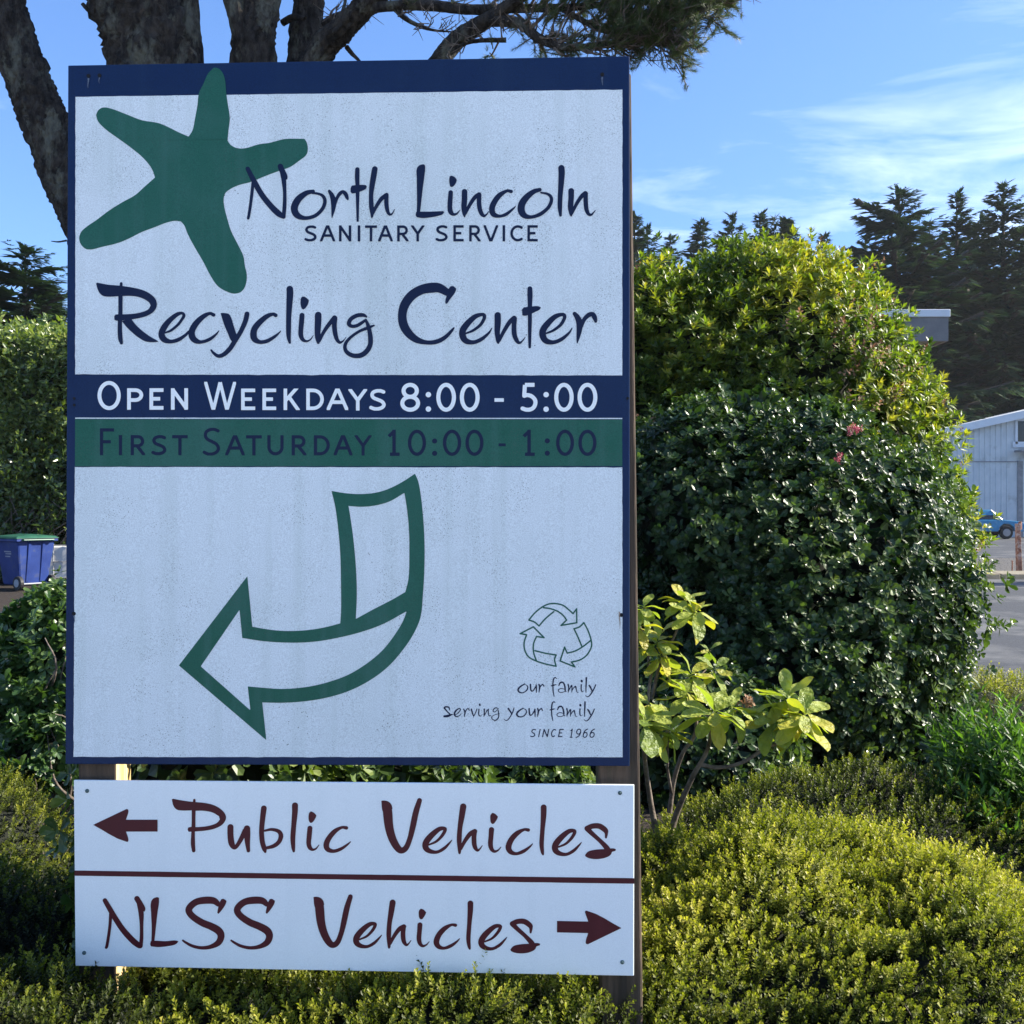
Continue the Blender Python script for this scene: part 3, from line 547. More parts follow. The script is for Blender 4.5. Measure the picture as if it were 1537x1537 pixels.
# ------------------------------------------------------------ the sign
def mat_panel(name, base, dirt, grain=0.05, rough=0.45, speck=True, seed=0.0, mildew=0.25, spec=0.4):
    m, n, l, p = newmat(name); t = n.new('ShaderNodeTexCoord')
    mp = n.new('ShaderNodeMapping'); mp.inputs['Location'].default_value = (seed, seed*.7, seed*1.3); l.new(t.outputs['Object'], mp.inputs[0])
    g = n.new('ShaderNodeTexNoise'); g.inputs['Scale'].default_value = 420; g.inputs['Detail'].default_value = 3; l.new(mp.outputs[0], g.inputs['Vector'])
    gm = n.new('ShaderNodeMapRange'); gm.inputs['From Min'].default_value = 0.3; gm.inputs['From Max'].default_value = 0.7; gm.inputs['To Min'].default_value = 1-grain*2; gm.inputs['To Max'].default_value = 1+grain; l.new(g.outputs[0], gm.inputs['Value'])
    lo = n.new('ShaderNodeTexNoise'); lo.inputs['Scale'].default_value = 2.6; lo.inputs['Detail'].default_value = 6; lo.inputs['Roughness'].default_value = 0.65; l.new(mp.outputs[0], lo.inputs['Vector'])
    lm = n.new('ShaderNodeMapRange'); lm.inputs['From Min'].default_value = 0.45; lm.inputs['From Max'].default_value = 0.75; lm.inputs['To Max'].default_value = mildew; l.new(lo.outputs[0], lm.inputs['Value'])
    c = n.new('ShaderNodeMix'); c.data_type = 'RGBA'; c.inputs['A'].default_value = (*base, 1); c.inputs['B'].default_value = (*dirt, 1); l.new(lm.outputs[0], c.inputs['Factor'])
    sm = n.new('ShaderNodeMapping'); sm.inputs['Scale'].default_value = (30, 30, 1.1); l.new(mp.outputs[0], sm.inputs[0])
    st = n.new('ShaderNodeTexNoise'); st.inputs['Scale'].default_value = 1.0; st.inputs['Detail'].default_value = 4; l.new(sm.outputs[0], st.inputs['Vector'])
    sr = n.new('ShaderNodeMapRange'); sr.inputs['From Min'].default_value = 0.50; sr.inputs['From Max'].default_value = 0.78; sr.inputs['To Max'].default_value = mildew*.9; l.new(st.outputs[0], sr.inputs['Value'])
    c0 = c; c = n.new('ShaderNodeMix'); c.data_type = 'RGBA'; c.inputs['B'].default_value = (*dirt, 1); l.new(sr.outputs[0], c.inputs['Factor']); l.new(c0.outputs['Result'], c.inputs['A'])
    v = n.new('ShaderNodeMix'); v.data_type = 'RGBA'; v.blend_type = 'MULTIPLY'; v.inputs['Factor'].default_value = 1
    l.new(c.outputs['Result'], v.inputs['A']); l.new(gm.outputs[0], v.inputs['B']); out = v.outputs['Result']
    if speck:
        for sc_, th, den in ((230, 0.20, 0.50), (95, 0.13, 0.56)):
            vo = n.new('ShaderNodeTexVoronoi'); vo.inputs['Scale'].default_value = sc_; l.new(mp.outputs[0], vo.inputs['Vector'])
            a = n.new('ShaderNodeMath'); a.operation = 'LESS_THAN'; a.inputs[1].default_value = th; l.new(vo.outputs['Distance'], a.inputs[0])
            d = n.new('ShaderNodeTexNoise'); d.inputs['Scale'].default_value = 6+sc_*.02; d.inputs['Detail'].default_value = 4; l.new(mp.outputs[0], d.inputs['Vector'])
            b = n.new('ShaderNodeMapRange'); b.inputs['From Min'].default_value = den; b.inputs['From Max'].default_value = den+.12; b.inputs['To Max'].default_value = 0.75; l.new(d.outputs[0], b.inputs['Value'])
            x = n.new('ShaderNodeMath'); x.operation = 'MULTIPLY'; l.new(a.outputs[0], x.inputs[0]); l.new(b.outputs[0], x.inputs[1])
            k = n.new('ShaderNodeMix'); k.data_type = 'RGBA'; k.inputs['B'].default_value = (0.07, 0.09, 0.08, 1); l.new(x.outputs[0], k.inputs['Factor']); l.new(out, k.inputs['A']); out = k.outputs['Result']
    l.new(out, p.inputs['Base Color']); p.inputs['Roughness'].default_value = rough; p.inputs['Specular IOR Level'].default_value = spec
    bp = n.new('ShaderNodeBump'); bp.inputs['Strength'].default_value = 0.25; bp.inputs['Distance'].default_value = 0.0006; l.new(g.outputs[0], bp.inputs['Height']); l.new(bp.outputs[0], p.inputs['Normal'])
    return m
M_white = mat_panel('aged_white_panel', (0.72, 0.785, 0.80), (0.50, 0.58, 0.55), 0.10, mildew=0.45)
M_white2 = mat_panel('clean_white_panel', (0.86, 0.90, 0.89), (0.78, 0.83, 0.82), 0.03, speck=False, seed=4, mildew=0.4)
M_navy = mat_panel('navy_paint', (0.003, 0.018, 0.070), (0.012, 0.034, 0.085), 0.12, speck=False, seed=2, mildew=0.5, spec=0.2)
M_navyv = mat_panel('navy_vinyl', (0.004, 0.012, 0.045), (0.012, 0.022, 0.06), 0.08, speck=False, seed=3, mildew=0.4, spec=0.2)
M_green = mat_panel('green_vinyl', (0.014, 0.105, 0.070), (0.045, 0.14, 0.115), 0.10, speck=True, seed=6, mildew=0.7, spec=0.2)
M_maroon = mat_panel('maroon_vinyl', (0.068, 0.006, 0.012), (0.092, 0.011, 0.018), 0.05, speck=False, seed=8, mildew=0.5, spec=0.3)
M_post = mat_noise('weathered_post_wood', (0.035, 0.026, 0.018), (0.11, 0.075, 0.05), 9, 0.85, bump=0.6, bscale=30, stretch=(3, 3, 0.25), c3=(0.04, 0.045, 0.025), s3=3, t3=(0.5, 0.7))
M_post_sunlit = mat_noise('sunlit_post_wood', (0.42, 0.27, 0.10), (0.78, 0.62, 0.34), 14, 0.8, bump=0.5, bscale=40, stretch=(4, 4, 0.3))  # sun on the left post's side is put into this paler colour
M_bolt = mat_noise('painted_screw', (0.05, 0.09, 0.09), (0.09, 0.14, 0.14), 60, 0.5)
M_dark = mat_noise('dark_hole', (0.006, 0.006, 0.008), (0.012, 0.012, 0.012), 40, 0.9)
M_edge = mat_noise('panel_edge_plywood', (0.20, 0.17, 0.14), (0.62, 0.60, 0.55), 60, 0.8, stretch=(1, 1, 3))

sign = thing('recycling_sign', 'large navy and white recycling centre sign with green starfish on two wooden posts', 'sign', (-0.35, 2.28, 0))
def slab(name, corners, pl, th, mat, parent, bevel=0.0015):
    f = [plane_pt(x, y, pl, 0) for x, y in corners]; nr = Vector((pl[1], -1, pl[2])).normalized(); b = [p-nr*th for p in f]
    V = f+b; me = mesh_py(name, V, [(3, 2, 1, 0), (4, 5, 6, 7), (0, 1, 5, 4), (1, 2, 6, 5), (2, 3, 7, 6), (3, 0, 4, 7)], mat)
    o = put(name, me, parent)
    if bevel: m = o.modifiers.new('bevel', 'BEVEL'); m.width = bevel; m.segments = 2
    return o
def sheet(name, corners, pl, off, mat, parent, wob=0.4, n=60):
    """flat field of film with a faintly uneven hand-cut edge"""
    g = np.random.default_rng(len(name)); c = np.array(corners, float); pts = []
    for a, b in zip(c, np.roll(c, -1, 0)):
        for i in range(n):
            p = a+(b-a)*i/n; pts.append(p+(g.normal(size=2)*wob*0.5 if 0 < i else 0))
    return put(name, mesh_py(name, [plane_pt(x, y, pl, off) for x, y in pts], [tuple(range(len(pts)))[::-1]], mat), parent)
mb = slab('main_board', [(102, 98), (945, 84), (945, 1150), (98, 1147)], MAINP, 0.013, M_navy, sign)
mb['label'] = 'navy bordered upper board with starfish and opening hours'
sheet('white_field', [(113.5, 145.5), (934.2, 134.6), (934, 563.5), (113, 562)], MAINP, 0.0006, M_white, mb)
sheet('white_field', [(112.5, 701), (934, 701.5), (934.5, 1136.5), (110.5, 1136)], MAINP, 0.0006, M_white, mb)
sheet('green_band', [(113, 629.5), (934, 630), (934, 699.5), (112.7, 700)], MAINP, 0.0006, M_green, mb, 0.2)
sheet('white_line', [(113, 626.8), (934, 627.4), (934, 629.0), (113, 628.6)], MAINP, 0.0006, M_white, mb, 0.15)
print_on('starfish_emblem', STAR, MAINP, 0.0011, M_green, mb, 1.0)
sheet('film_seam', [(188, 210.3), (342, 209.4), (342, 210.4), (188, 211.2)], MAINP, 0.0013, M_white, mb, 0.2).data.materials[0] = M_green
print_on('letter', NORTH, MAINP, 0.0016, M_navyv, mb)
print_on('letter', SAN, MAINP, 0.0016, M_navyv, mb, 0.4)
print_on('letter', RECYC, MAINP, 0.0016, M_navyv, mb)
print_on('letter', OPEN, MAINP, 0.0012, M_white2, mb, 0.5)
print_on('letter', SAT, MAINP, 0.0012, M_navyv, mb, 0.5)
print_on('turn_arrow', TURN, MAINP, 0.0012, M_green, mb, 1.0)
print_on('recycling_emblem', TRI, MAINP, 0.0012, M_green, mb, 0.4)
print_on('letter', MOTTO, MAINP, 0.0012, M_navyv, mb, 0.25)
print_on('letter', SINCE, MAINP, 0.0012, M_navyv, mb, 0.3)
def disc(name, px, py, r, pl, off, mat, parent, dome=0.0):
    c = plane_pt(px, py, pl, off); nr = Vector((pl[1], -1, pl[2])).normalized()
    b = B(); b.cyl(c-nr*0.002, c+nr*0.0006, r, 18)
    if dome: b.cyl(c+nr*0.0006, c+nr*dome, r*.8, 18, r*.35)
    return b.build(name, mat, parent)
for i, (x, y) in enumerate([(133, 114), (149.5, 113.5), (904, 112), (111.5, 598), (111.5, 608), (111.2, 921), (932.5, 923), (942, 598)]):
    disc('screw_hole', x, y, 0.0042 if i not in (3, 4, 7) else 0.003, MAINP, 0.0007, M_dark, mb)
M_run = mat_noise('rust_run', (0.20, 0.13, 0.08), (0.42, 0.36, 0.30), 60, .8)
M_chalk = mat_noise('chalky_run', (0.06, 0.08, 0.13), (0.12, 0.15, 0.20), 80, .8)
def run(px, py, ln, wd, mat, sd):
    g_ = np.random.default_rng(sd); n_ = 9; lft, rgt = [], []
    for i in range(n_+1):
        f = i/n_; w_ = wd*(1-f)**.7*(.7+.5*g_.uniform())+.12; x_ = px+math.sin(f*5+sd)*.5; lft.append((x_-w_, py+ln*f)); rgt.append((x_+w_, py+ln*f))
    pts = lft+rgt[::-1]
    put('stain', mesh_py('stain', [plane_pt(x, y, MAINP, .0022) for x, y in pts], [tuple(range(len(pts)))[::-1]], mat), mb)
run(133, 118, 15, 1.2, M_chalk, 1); run(149.5, 117, 9, 1.0, M_chalk, 2); run(904, 116, 13, 1.4, M_chalk, 3); run(930, 918, 26, .9, M_run, 4); run(112, 924, 12, .8, M_chalk, 5)
lb_ = slab('lower_board', [(110.5, 1171), (952, 1178), (951.5, 1465), (113, 1450)], LOWP, 0.006, M_white2, sign)
lb_['label'] = 'lower white board with maroon arrows pointing both ways'
sheet('maroon_stripe', [(112, 1306.5), (951.8, 1318), (951.8, 1326.3), (112, 1314.3)], LOWP, 0.0007, M_maroon, lb_, 0.1)
print_on('letter', PUBLIC+VEH, LOWP, 0.0009, M_maroon, lb_)
print_on('letter', NLSS+VEH2, LOWP, 0.0009, M_maroon, lb_)
print_on('arrow_symbol', [xf(ARL[0], *Z8)], LOWP, 0.0009, M_maroon, lb_)
print_on('arrow_symbol', [xf(ARR[0], 460, 1330, 3.074)], LOWP, 0.0009, M_maroon, lb_)
for x, y in [(131, 1187), (930.5, 1190), (126.5, 1430), (934, 1444)]:
    disc('screw', x, y, 0.0043, LOWP, 0.0009, M_bolt, lb_, 0.002)
b = B(); b.hexa([(-.950, 2.249, -.3), (-.868, 2.249, -.3), (-.868, 2.338, -.3), (-.950, 2.338, -.3)], [(-.957, 2.249, 2.45), (-.870, 2.249, 2.45), (-.870, 2.338, 2.45), (-.957, 2.338, 2.45)])
pl_ = b.build('post', M_post, sign, bevel=0.004)
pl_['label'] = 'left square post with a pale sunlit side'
pl_.data.materials.append(M_post_sunlit); pl_.data.polygons[3].material_index = 1  # right face takes the wood painted as sunlit
b = B(); z0, z1 = -.3, 2.45
xr = lambda z: 0.2575+(2.47-z)*0.0125
b.hexa([(xr(z0)-.089, 2.214, z0), (xr(z0), 2.214, z0), (xr(z0), 2.303, z0), (xr(z0)-.089, 2.303, z0)], [(xr(z1)-.089, 2.214, z1), (xr(z1), 2.214, z1), (xr(z1), 2.303, z1), (xr(z1)-.089, 2.303, z1)])
b.build('post', M_post, sign, bevel=0.005)

# ------------------------------------------------------------ setting: ground, lot, kerb
M_soil = mat_noise('bark_mulch_soil', (0.010, 0.007, 0.005), (0.045, 0.03, 0.02), 22, 0.95, bump=1.0, bscale=60, bdist=0.03)
M_asph = mat_noise('worn_sun_streaked_asphalt', (0.028, 0.031, 0.038), (0.062, 0.066, 0.075), 30, 0.85, detail=10, bump=0.35, bscale=160, lo=.3, hi=.7, c3=(0.13, 0.13, 0.13), s3=.35, t3=(0.5, 0.62))  # paler patches put streaks of sun between shadows into the colour
M_gravel = mat_noise('gravel_strip', (0.04, 0.037, 0.034), (0.17, 0.16, 0.15), 18, 0.95, detail=8, bump=1.0, bscale=40, bdist=0.04)
M_conc = mat_noise('concrete_kerb', (0.16, 0.14, 0.10), (0.26, 0.23, 0.17), 9, 0.9, bump=0.4, c3=(0.22, 0.19, 0.14), s3=4)
M_bounce = mat_noise('pale_bounce_concrete', (0.40, 0.385, 0.36), (0.52, 0.505, 0.475), 3, 0.9, bump=0.3, c3=(0.30, 0.29, 0.27), s3=1.2)  # pale surface for the added apron that reflects sun
M_rust = mat_noise('rusty_steel', (0.16, 0.055, 0.03), (0.42, 0.22, 0.15), 14, 0.85, bump=0.4, c3=(0.5, 0.42, 0.38), s3=5, t3=(.5, .62))
M_field = mat_noise('dry_grass_field', (0.03, 0.04, 0.015), (0.08, 0.085, 0.03), 0.6, 0.95)

def flat(name, pts, z, mat, n=1):
    return tag(put(name, mesh_py(name, [(x, y, z) for x, y in pts], [tuple(range(len(pts)))], mat)), kind='structure')
flat('ground', [(-300, -120), (300, -120), (300, 420), (-300, 420)], -0.012, M_field)
flat('parking_lot', [(-60, 7.6), (60, 7.6), (60, 75), (-60, 75)], -0.006, M_asph)
flat('bounce_apron', [(-40, -14), (40, -14), (40, 0.3), (-40, 0.3)], -0.003, M_bounce)  # unseen apron added behind the camera to bounce sun onto the sign
# planting bed, a low crowned island of soil
gx, gy = np.linspace(-7, 7, 60), np.linspace(0.2, 8.2, 40); X, Y = np.meshgrid(gx, gy)
ed = np.clip(np.minimum(np.minimum(X+7, 7-X), np.minimum(Y-0.2, 8.2-Y))/0.5, 0, 1)
Zs = 0.05*ed+0.03*ed*(np.sin(X*3.1+1)*np.sin(Y*2.3)+np.sin(X*1.3-Y*4))-0.03*(1-ed)
i, j = np.meshgrid(np.arange(39), np.arange(59), indexing='ij'); a = i*60+j
tag(put('planting_bed', mesh_tri('planting_bed', np.stack([X, Y, Zs], -1).reshape(-1, 3), np.stack([a, a+1, a+61, a+60], -1).reshape(-1, 4), M_soil, smooth=True)), kind='structure')
flat('gravel_strip', [(9, 24.6), (60, 23.2), (60, 33.5), (9, 33.5)], -0.001, M_gravel)
flat('leaf_litter_strip', [(-40, 14.0), (-4.5, 15.6), (-4.5, 25), (-40, 25)], -0.001, M_soil)
# kerb in cast lengths
kerb = B()
kroot = tag(bpy.data.objects.new('kerb', None), kind='structure'); link(kroot); kroot.location = (12, 23.5, 0)
kx = 9.0; first = None
while kx < 22:
    b = B(); b.add([(0, 0, -.05), (1.98, 0, -.05), (1.98, .95, -.05), (0, .95, -.05), (0, .05, .11), (1.98, .05, .11), (1.98, .95, .13), (0, .95, .13)], [(3, 2, 1, 0), (4, 5, 6, 7), (0, 1, 5, 4), (1, 2, 6, 5), (2, 3, 7, 6), (3, 0, 4, 7)])
    if first is None:
        o = b.build('kerb_stone', M_conc, kroot, world=False, bevel=.02); first = o
    else:
        o = first.copy(); link(o)
    o.location = (kx-12, (kx-9)*-0.06-.4, 0); kx += 2.0
    o.rotation_euler = (0, 0, -0.06)
M_yel = mat_noise('yellow_kerb_paint', (0.55, 0.30, 0.03), (0.65, 0.42, 0.08), 9, 0.8, c3=(0.3, 0.27, 0.2), s3=5)
b = B(); b.box(11.8, 22.85, -.02, 13.0, 23.35, .16); o = b.build('wheel_stop', M_yel, None, bevel=.04); o.location = (0, 0, 0)
tag(o, 'yellow painted concrete wheel stop at the foot of the rusty post', 'wheel stop')

# rusty bollard post and short rebar stub
p = at(1530, 862, 24.4); p.z = 0
t = thing('bollard_post', 'rusty square steel post standing by the kerb in front of the white building', 'post', p)
b = B(); b.hexa([(-.055, -.055, -.05), (.055, -.055, -.05), (.055, .055, -.05), (-.055, .055, -.05)], [(-.085, -.055, 1.22), (.005, -.055, 1.22), (.005, .055, 1.22), (-.085, .055, 1.22)]); b.build('shaft', M_rust, t, False, .008)
b = B(); b.cyl((.02, 0, 1.08), (.02, 0, 1.27), .04, 10); b.build('bracket', M_rust, t, False, .004)
p = at(1519, 858, 25.5); p.z = 0
b = B(); b.cyl((0, 0, -.05), (.01, 0, .27), .018, 8); b.cyl((0, 0, .27), (0, 0, .29), .026, 8); o = b.build('steel_stub', M_rust, None, False); o.location = p
tag(o, 'short dark steel stub in the gravel left of the rusty post', 'stub')

# ------------------------------------------------------------ white metal building
M_sid = mat_noise('white_metal_siding', (0.50, 0.53, 0.54), (0.60, 0.62, 0.62), 1.5, 0.5, c3=(0.36, 0.37, 0.36), s3=.8)
M_trim = mat_noise('white_trim', (0.60, 0.62, 0.64), (0.68, 0.70, 0.72), 2, 0.5)
M_glass, n_, l_, p_ = newmat('dark_window_glass'); p_.inputs['Base Color'].default_value = (0.01, 0.012, 0.014, 1); p_.inputs['Roughness'].default_value = 0.05
M_frame = mat_noise('grey_door_frame', (0.20, 0.20, 0.21), (0.30, 0.29, 0.29), 4, 0.6)
M_roller = mat_noise('pale_roller_door', (0.62, 0.62, 0.60), (0.70, 0.70, 0.68), 4, 0.5)
YB = 62.0
pw = lambda px, py: ((px-C0)*YB/F0, EYE-(py-C0)*YB/F0)
t = thing('metal_building', 'white ribbed metal building with sloping roof edge behind the blue pickup', 'building', (pw(1470, 0)[0], YB, 0))
xl, _ = pw(1402, 0); xr2 = xl+24.0
ztop = lambda x: pw(0, 652)[1]+(x-pw(1415, 0)[0])*(27/122.0)*1.0
def zr(x): return ztop(x) if x < 36.0 else ztop(36.0)-(x-36.0)*0.22
prof = [(xl, -.05), (xr2, -.05), (xr2, zr(xr2)), (36.0, zr(36.0)), (xl, zr(xl))]
b = B(); b.prism(prof, YB, YB+18); b.build('wall', M_sid, t)
xwin = pw(1526, 0)[0]
rib = None; x = xl+.12
while x < xwin-.3:
    b = B(); zt = zr(x)-.12; b.add([(x-.05, YB, 0), (x-.02, YB-.045, 0), (x+.02, YB-.045, 0), (x+.05, YB, 0), (x-.05, YB, zt), (x-.02, YB-.045, zt), (x+.02, YB-.045, zt), (x+.05, YB, zt)], [(0, 1, 5, 4), (1, 2, 6, 5), (2, 3, 7, 6)])
    b.build('rib', M_sid, t); x += .33
def strip(name, x0, x1, dz0, dz1, y0, y1, mat):
    b = B(); b.hexa([(x0, y0, zr(x0)+dz0), (x1, y0, zr(x1)+dz0), (x1, y1, zr(x1)+dz0), (x0, y1, zr(x0)+dz0)], [(x0, y0, zr(x0)+dz1), (x1, y0, zr(x1)+dz1), (x1, y1, zr(x1)+dz1), (x0, y1, zr(x0)+dz1)]); return b.build(name, mat, t)
strip('roof_trim', xl-.3, 36.0, -.10, .36, YB-.5, YB+18.2, M_trim); strip('roof_trim', 36.003, xr2+.3, -.10, .36, YB-.5, YB+18.2, M_trim)
b = B(); zz_ = pw(0, 693)[1]; b.box(xl, YB-.06, zz_-.03, xwin, YB-.047, zz_+.03); b.build('siding_joint', M_frame, t)
b = B(); x0, z1 = pw(1526.5, 632); x1, z0 = pw(1562, 663); b.box(x0, YB-.02, z0, x1, YB+.02, z1); wq = b.build('window', M_glass, t)
for a in ((x0-.14, z0-.14, x0, z1+.14), (x1, z0-.14, x1+.14, z1+.14), (x0, z1, x1, z1+.14), (x0-.3, z0-.35, x1+.3, z0-.005)):
    b = B(); b.box(a[0], YB-.10, a[1], a[2], YB-.022, a[3]); b.build('frame', M_trim, wq)
x0, z1 = pw(1521, 676); b = B(); b.box(x0, YB-1.0, z1-.12, x0+6, YB-.12, z1); b.build('door_canopy', M_frame, t)
x0, z1 = pw(1527, 692)
b = B(); b.box(x0, YB-.09, 0, x0+.3, YB-.001, z1); b.build('door_frame', M_frame, t)
for k in range(24):
    b = B(); b.box(x0+.303, YB-.05+.02*(k % 2), k*.18, x0+4.2, YB-.001, k*.18+.172); b.build('door_slat', M_roller, t)

# ------------------------------------------------------------ blue pickup
M_blue = mat_noise('faded_blue_paint', (0.012, 0.17, 0.34), (0.03, 0.24, 0.42), 3, 0.35, spec=0.5, c3=(0.09, 0.27, 0.38), s3=2)
M_rub = mat_noise('tyre_rubber', (0.012, 0.012, 0.012), (0.03, 0.03, 0.03), 20, 0.9)
M_chrome = mat_noise('dull_chrome', (0.45, 0.45, 0.46), (0.6, 0.6, 0.6), 8, 0.3, metallic=0.8)
Y0 = 57.5; nose = at(1527.5, 0, Y0).x
t = thing('pickup_truck', 'faded blue pickup truck parked along the white metal building', 'pickup truck', (nose-2.5, Y0, 0))
def X_(d): return nose-d
body = [(0, .52), (.03, .78), (.12, .93), (.35, .98), (1.25, 1.06), (5.2, 1.06), (5.25, .55), (4.75, .45), (4.66, .72), (4.4, .86), (4.1, .86), (3.84, .72), (3.75, .42), (1.5, .42), (1.42, .66), (1.2, .84), (.9, .84), (.66, .68), (.58, .44), (.1, .40)]
b = B(); b.prism([(X_(d), z) for d, z in body][::-1], Y0-.88, Y0+.88); bd = b.build('body', M_blue, t, bevel=.03)
cab = [(1.28, 1.062), (1.85, 1.60), (2.95, 1.62), (3.12, 1.062)]
b = B(); yb0, yb1 = Y0-.84, Y0+.84; yt0, yt1 = Y0-.70, Y0+.70
b.add([(X_(1.28), yb0, 1.062), (X_(3.12), yb0, 1.062), (X_(3.12), yb1, 1.062), (X_(1.28), yb1, 1.062), (X_(1.85), yt0, 1.62), (X_(2.95), yt0, 1.62), (X_(2.95), yt1, 1.62), (X_(1.85), yt1, 1.62)], [(3, 2, 1, 0), (4, 5, 6, 7), (0, 1, 5, 4), (1, 2, 6, 5), (2, 3, 7, 6), (3, 0, 4, 7)])
b.build('cab', M_blue, t, bevel=.03)
b = B(); b.add([(X_(1.45), yb0+.003, 1.10), (X_(2.95), yb0+.003, 1.10), (X_(2.85), yt0+.012, 1.55), (X_(1.93), yt0+.012, 1.55)], [(0, 1, 2, 3)])
for v in range(4): b.v[v] = (b.v[v][0], b.v[v][1]-.012, b.v[v][2])
b.build('side_window', M_glass, t)
b = B(); b.add([(X_(1.30)+.012, yb0+.08, 1.09), (X_(1.30)+.012, yb1-.08, 1.09), (X_(1.82)+.012, yt1-.06, 1.585), (X_(1.82)+.012, yt0+.06, 1.585)], [(0, 1, 2, 3)]); b.build('windscreen', M_glass, t)
b = B(); b.cyl((X_(1.27), Y0-.87, 1.07), (X_(1.83), Y0-.72, 1.60), .022, 6); b.build('windscreen_pillar', M_chrome, t)
b = B(); b.box(X_(-.10), Y0-.9, .40, X_(.10), Y0+.9, .58); b.build('bumper', M_chrome, t, bevel=.03)
b = B(); b.box(X_(1.55), Y0-.99, 1.10, X_(1.43), Y0-.87, 1.24); b.build('wing_mirror', M_chrome, t, bevel=.02)
for d in (1.05, 4.25):
    for s in (-1, 1):
        y = Y0+s*.80
        b = B(); b.cyl((X_(d), y-s*.11, .36), (X_(d), y+s*.11, .36), .355, 26); wh = b.build('wheel', M_rub, t, bevel=.02)
        b = B(); b.cyl((X_(d), y+s*.112, .36), (X_(d), y+s*.125, .36), .21, 22); b.cyl((X_(d), y+s*.125, .36), (X_(d), y+s*.15, .36), .07, 12); b.build('rim', M_frame, wh)
b = B(); b.cyl((X_(.02), Y0-.68, .74), (X_(-.02), Y0-.68, .74), .10, 14); b.build('headlight', M_chrome, t)
b = B(); b.cyl((X_(.02), Y0+.68, .74), (X_(-.02), Y0+.68, .74), .10, 14); b.build('headlight', M_chrome, t)

# ------------------------------------------------------------ flat roofed building behind the shrubs
M_fas = mat_noise('grey_fascia_board', (0.16, 0.15, 0.15), (0.22, 0.21, 0.20), 3, 0.8)
M_tan = mat_noise('tan_wall', (0.35, 0.28, 0.22), (0.42, 0.35, 0.28), 3, 0.85)
Yr = 20.0; e1 = at(1422, 512, Yr); e0 = at(1090, 512, Yr); zt = at(0, 476, Yr).z
t = thing('low_building', 'flat roofed building with grey fascia and white metal roof edge, mostly hidden by the shrubs', 'building', (e1.x-2, Yr+2, 0))
b = B(); b.box(e0.x, Yr, e1.z, e1.x-.03, Yr+.05, zt); b.build('fascia', M_fas, t)
b = B(); b.box(e1.x-.03, Yr, e1.z, e1.x+.02, Yr+6, zt); b.build('fascia', M_fas, t)
b = B(); b.box(e0.x, Yr+.052, e1.z+.1, e1.x-.032, Yr+6, zt-.02); b.build('roof', M_fas, t)
b = B(); b.box(e0.x, Yr-.03, zt+.002, e1.x+.05, Yr+6.03, zt+.15); b.build('roof_edge', M_trim, t, bevel=.01)
b = B(); b.box(e0.x+.4, Yr+.8, 0, e1.x-1.0, Yr+5.5, e1.z+.098); b.build('wall', M_tan, t)

# ------------------------------------------------------------ wheelie bin and caged tote at the left hedge
M_bin = mat_noise('blue_bin_plastic', (0.010, 0.028, 0.14), (0.018, 0.045, 0.20), 3, 0.5, spec=0.4, c3=(0.06, 0.07, 0.12), s3=6, t3=(.55, .75))
M_lid = mat_noise('green_lid_plastic', (0.016, 0.07, 0.045), (0.03, 0.11, 0.07), 3, 0.4)
M_blk = mat_noise('black_plastic', (0.012, 0.012, 0.014), (0.022, 0.022, 0.024), 10, 0.6)
M_grey = mat_noise('grey_hub_plastic', (0.25, 0.26, 0.28), (0.35, 0.36, 0.38), 10, 0.6)
M_tote = mat_noise('milky_plastic', (0.55, 0.54, 0.50), (0.66, 0.65, 0.61), 3, 0.5)
M_cage = mat_noise('galvanised_cage', (0.42, 0.40, 0.36), (0.55, 0.53, 0.5), 6, 0.5, metallic=.5)
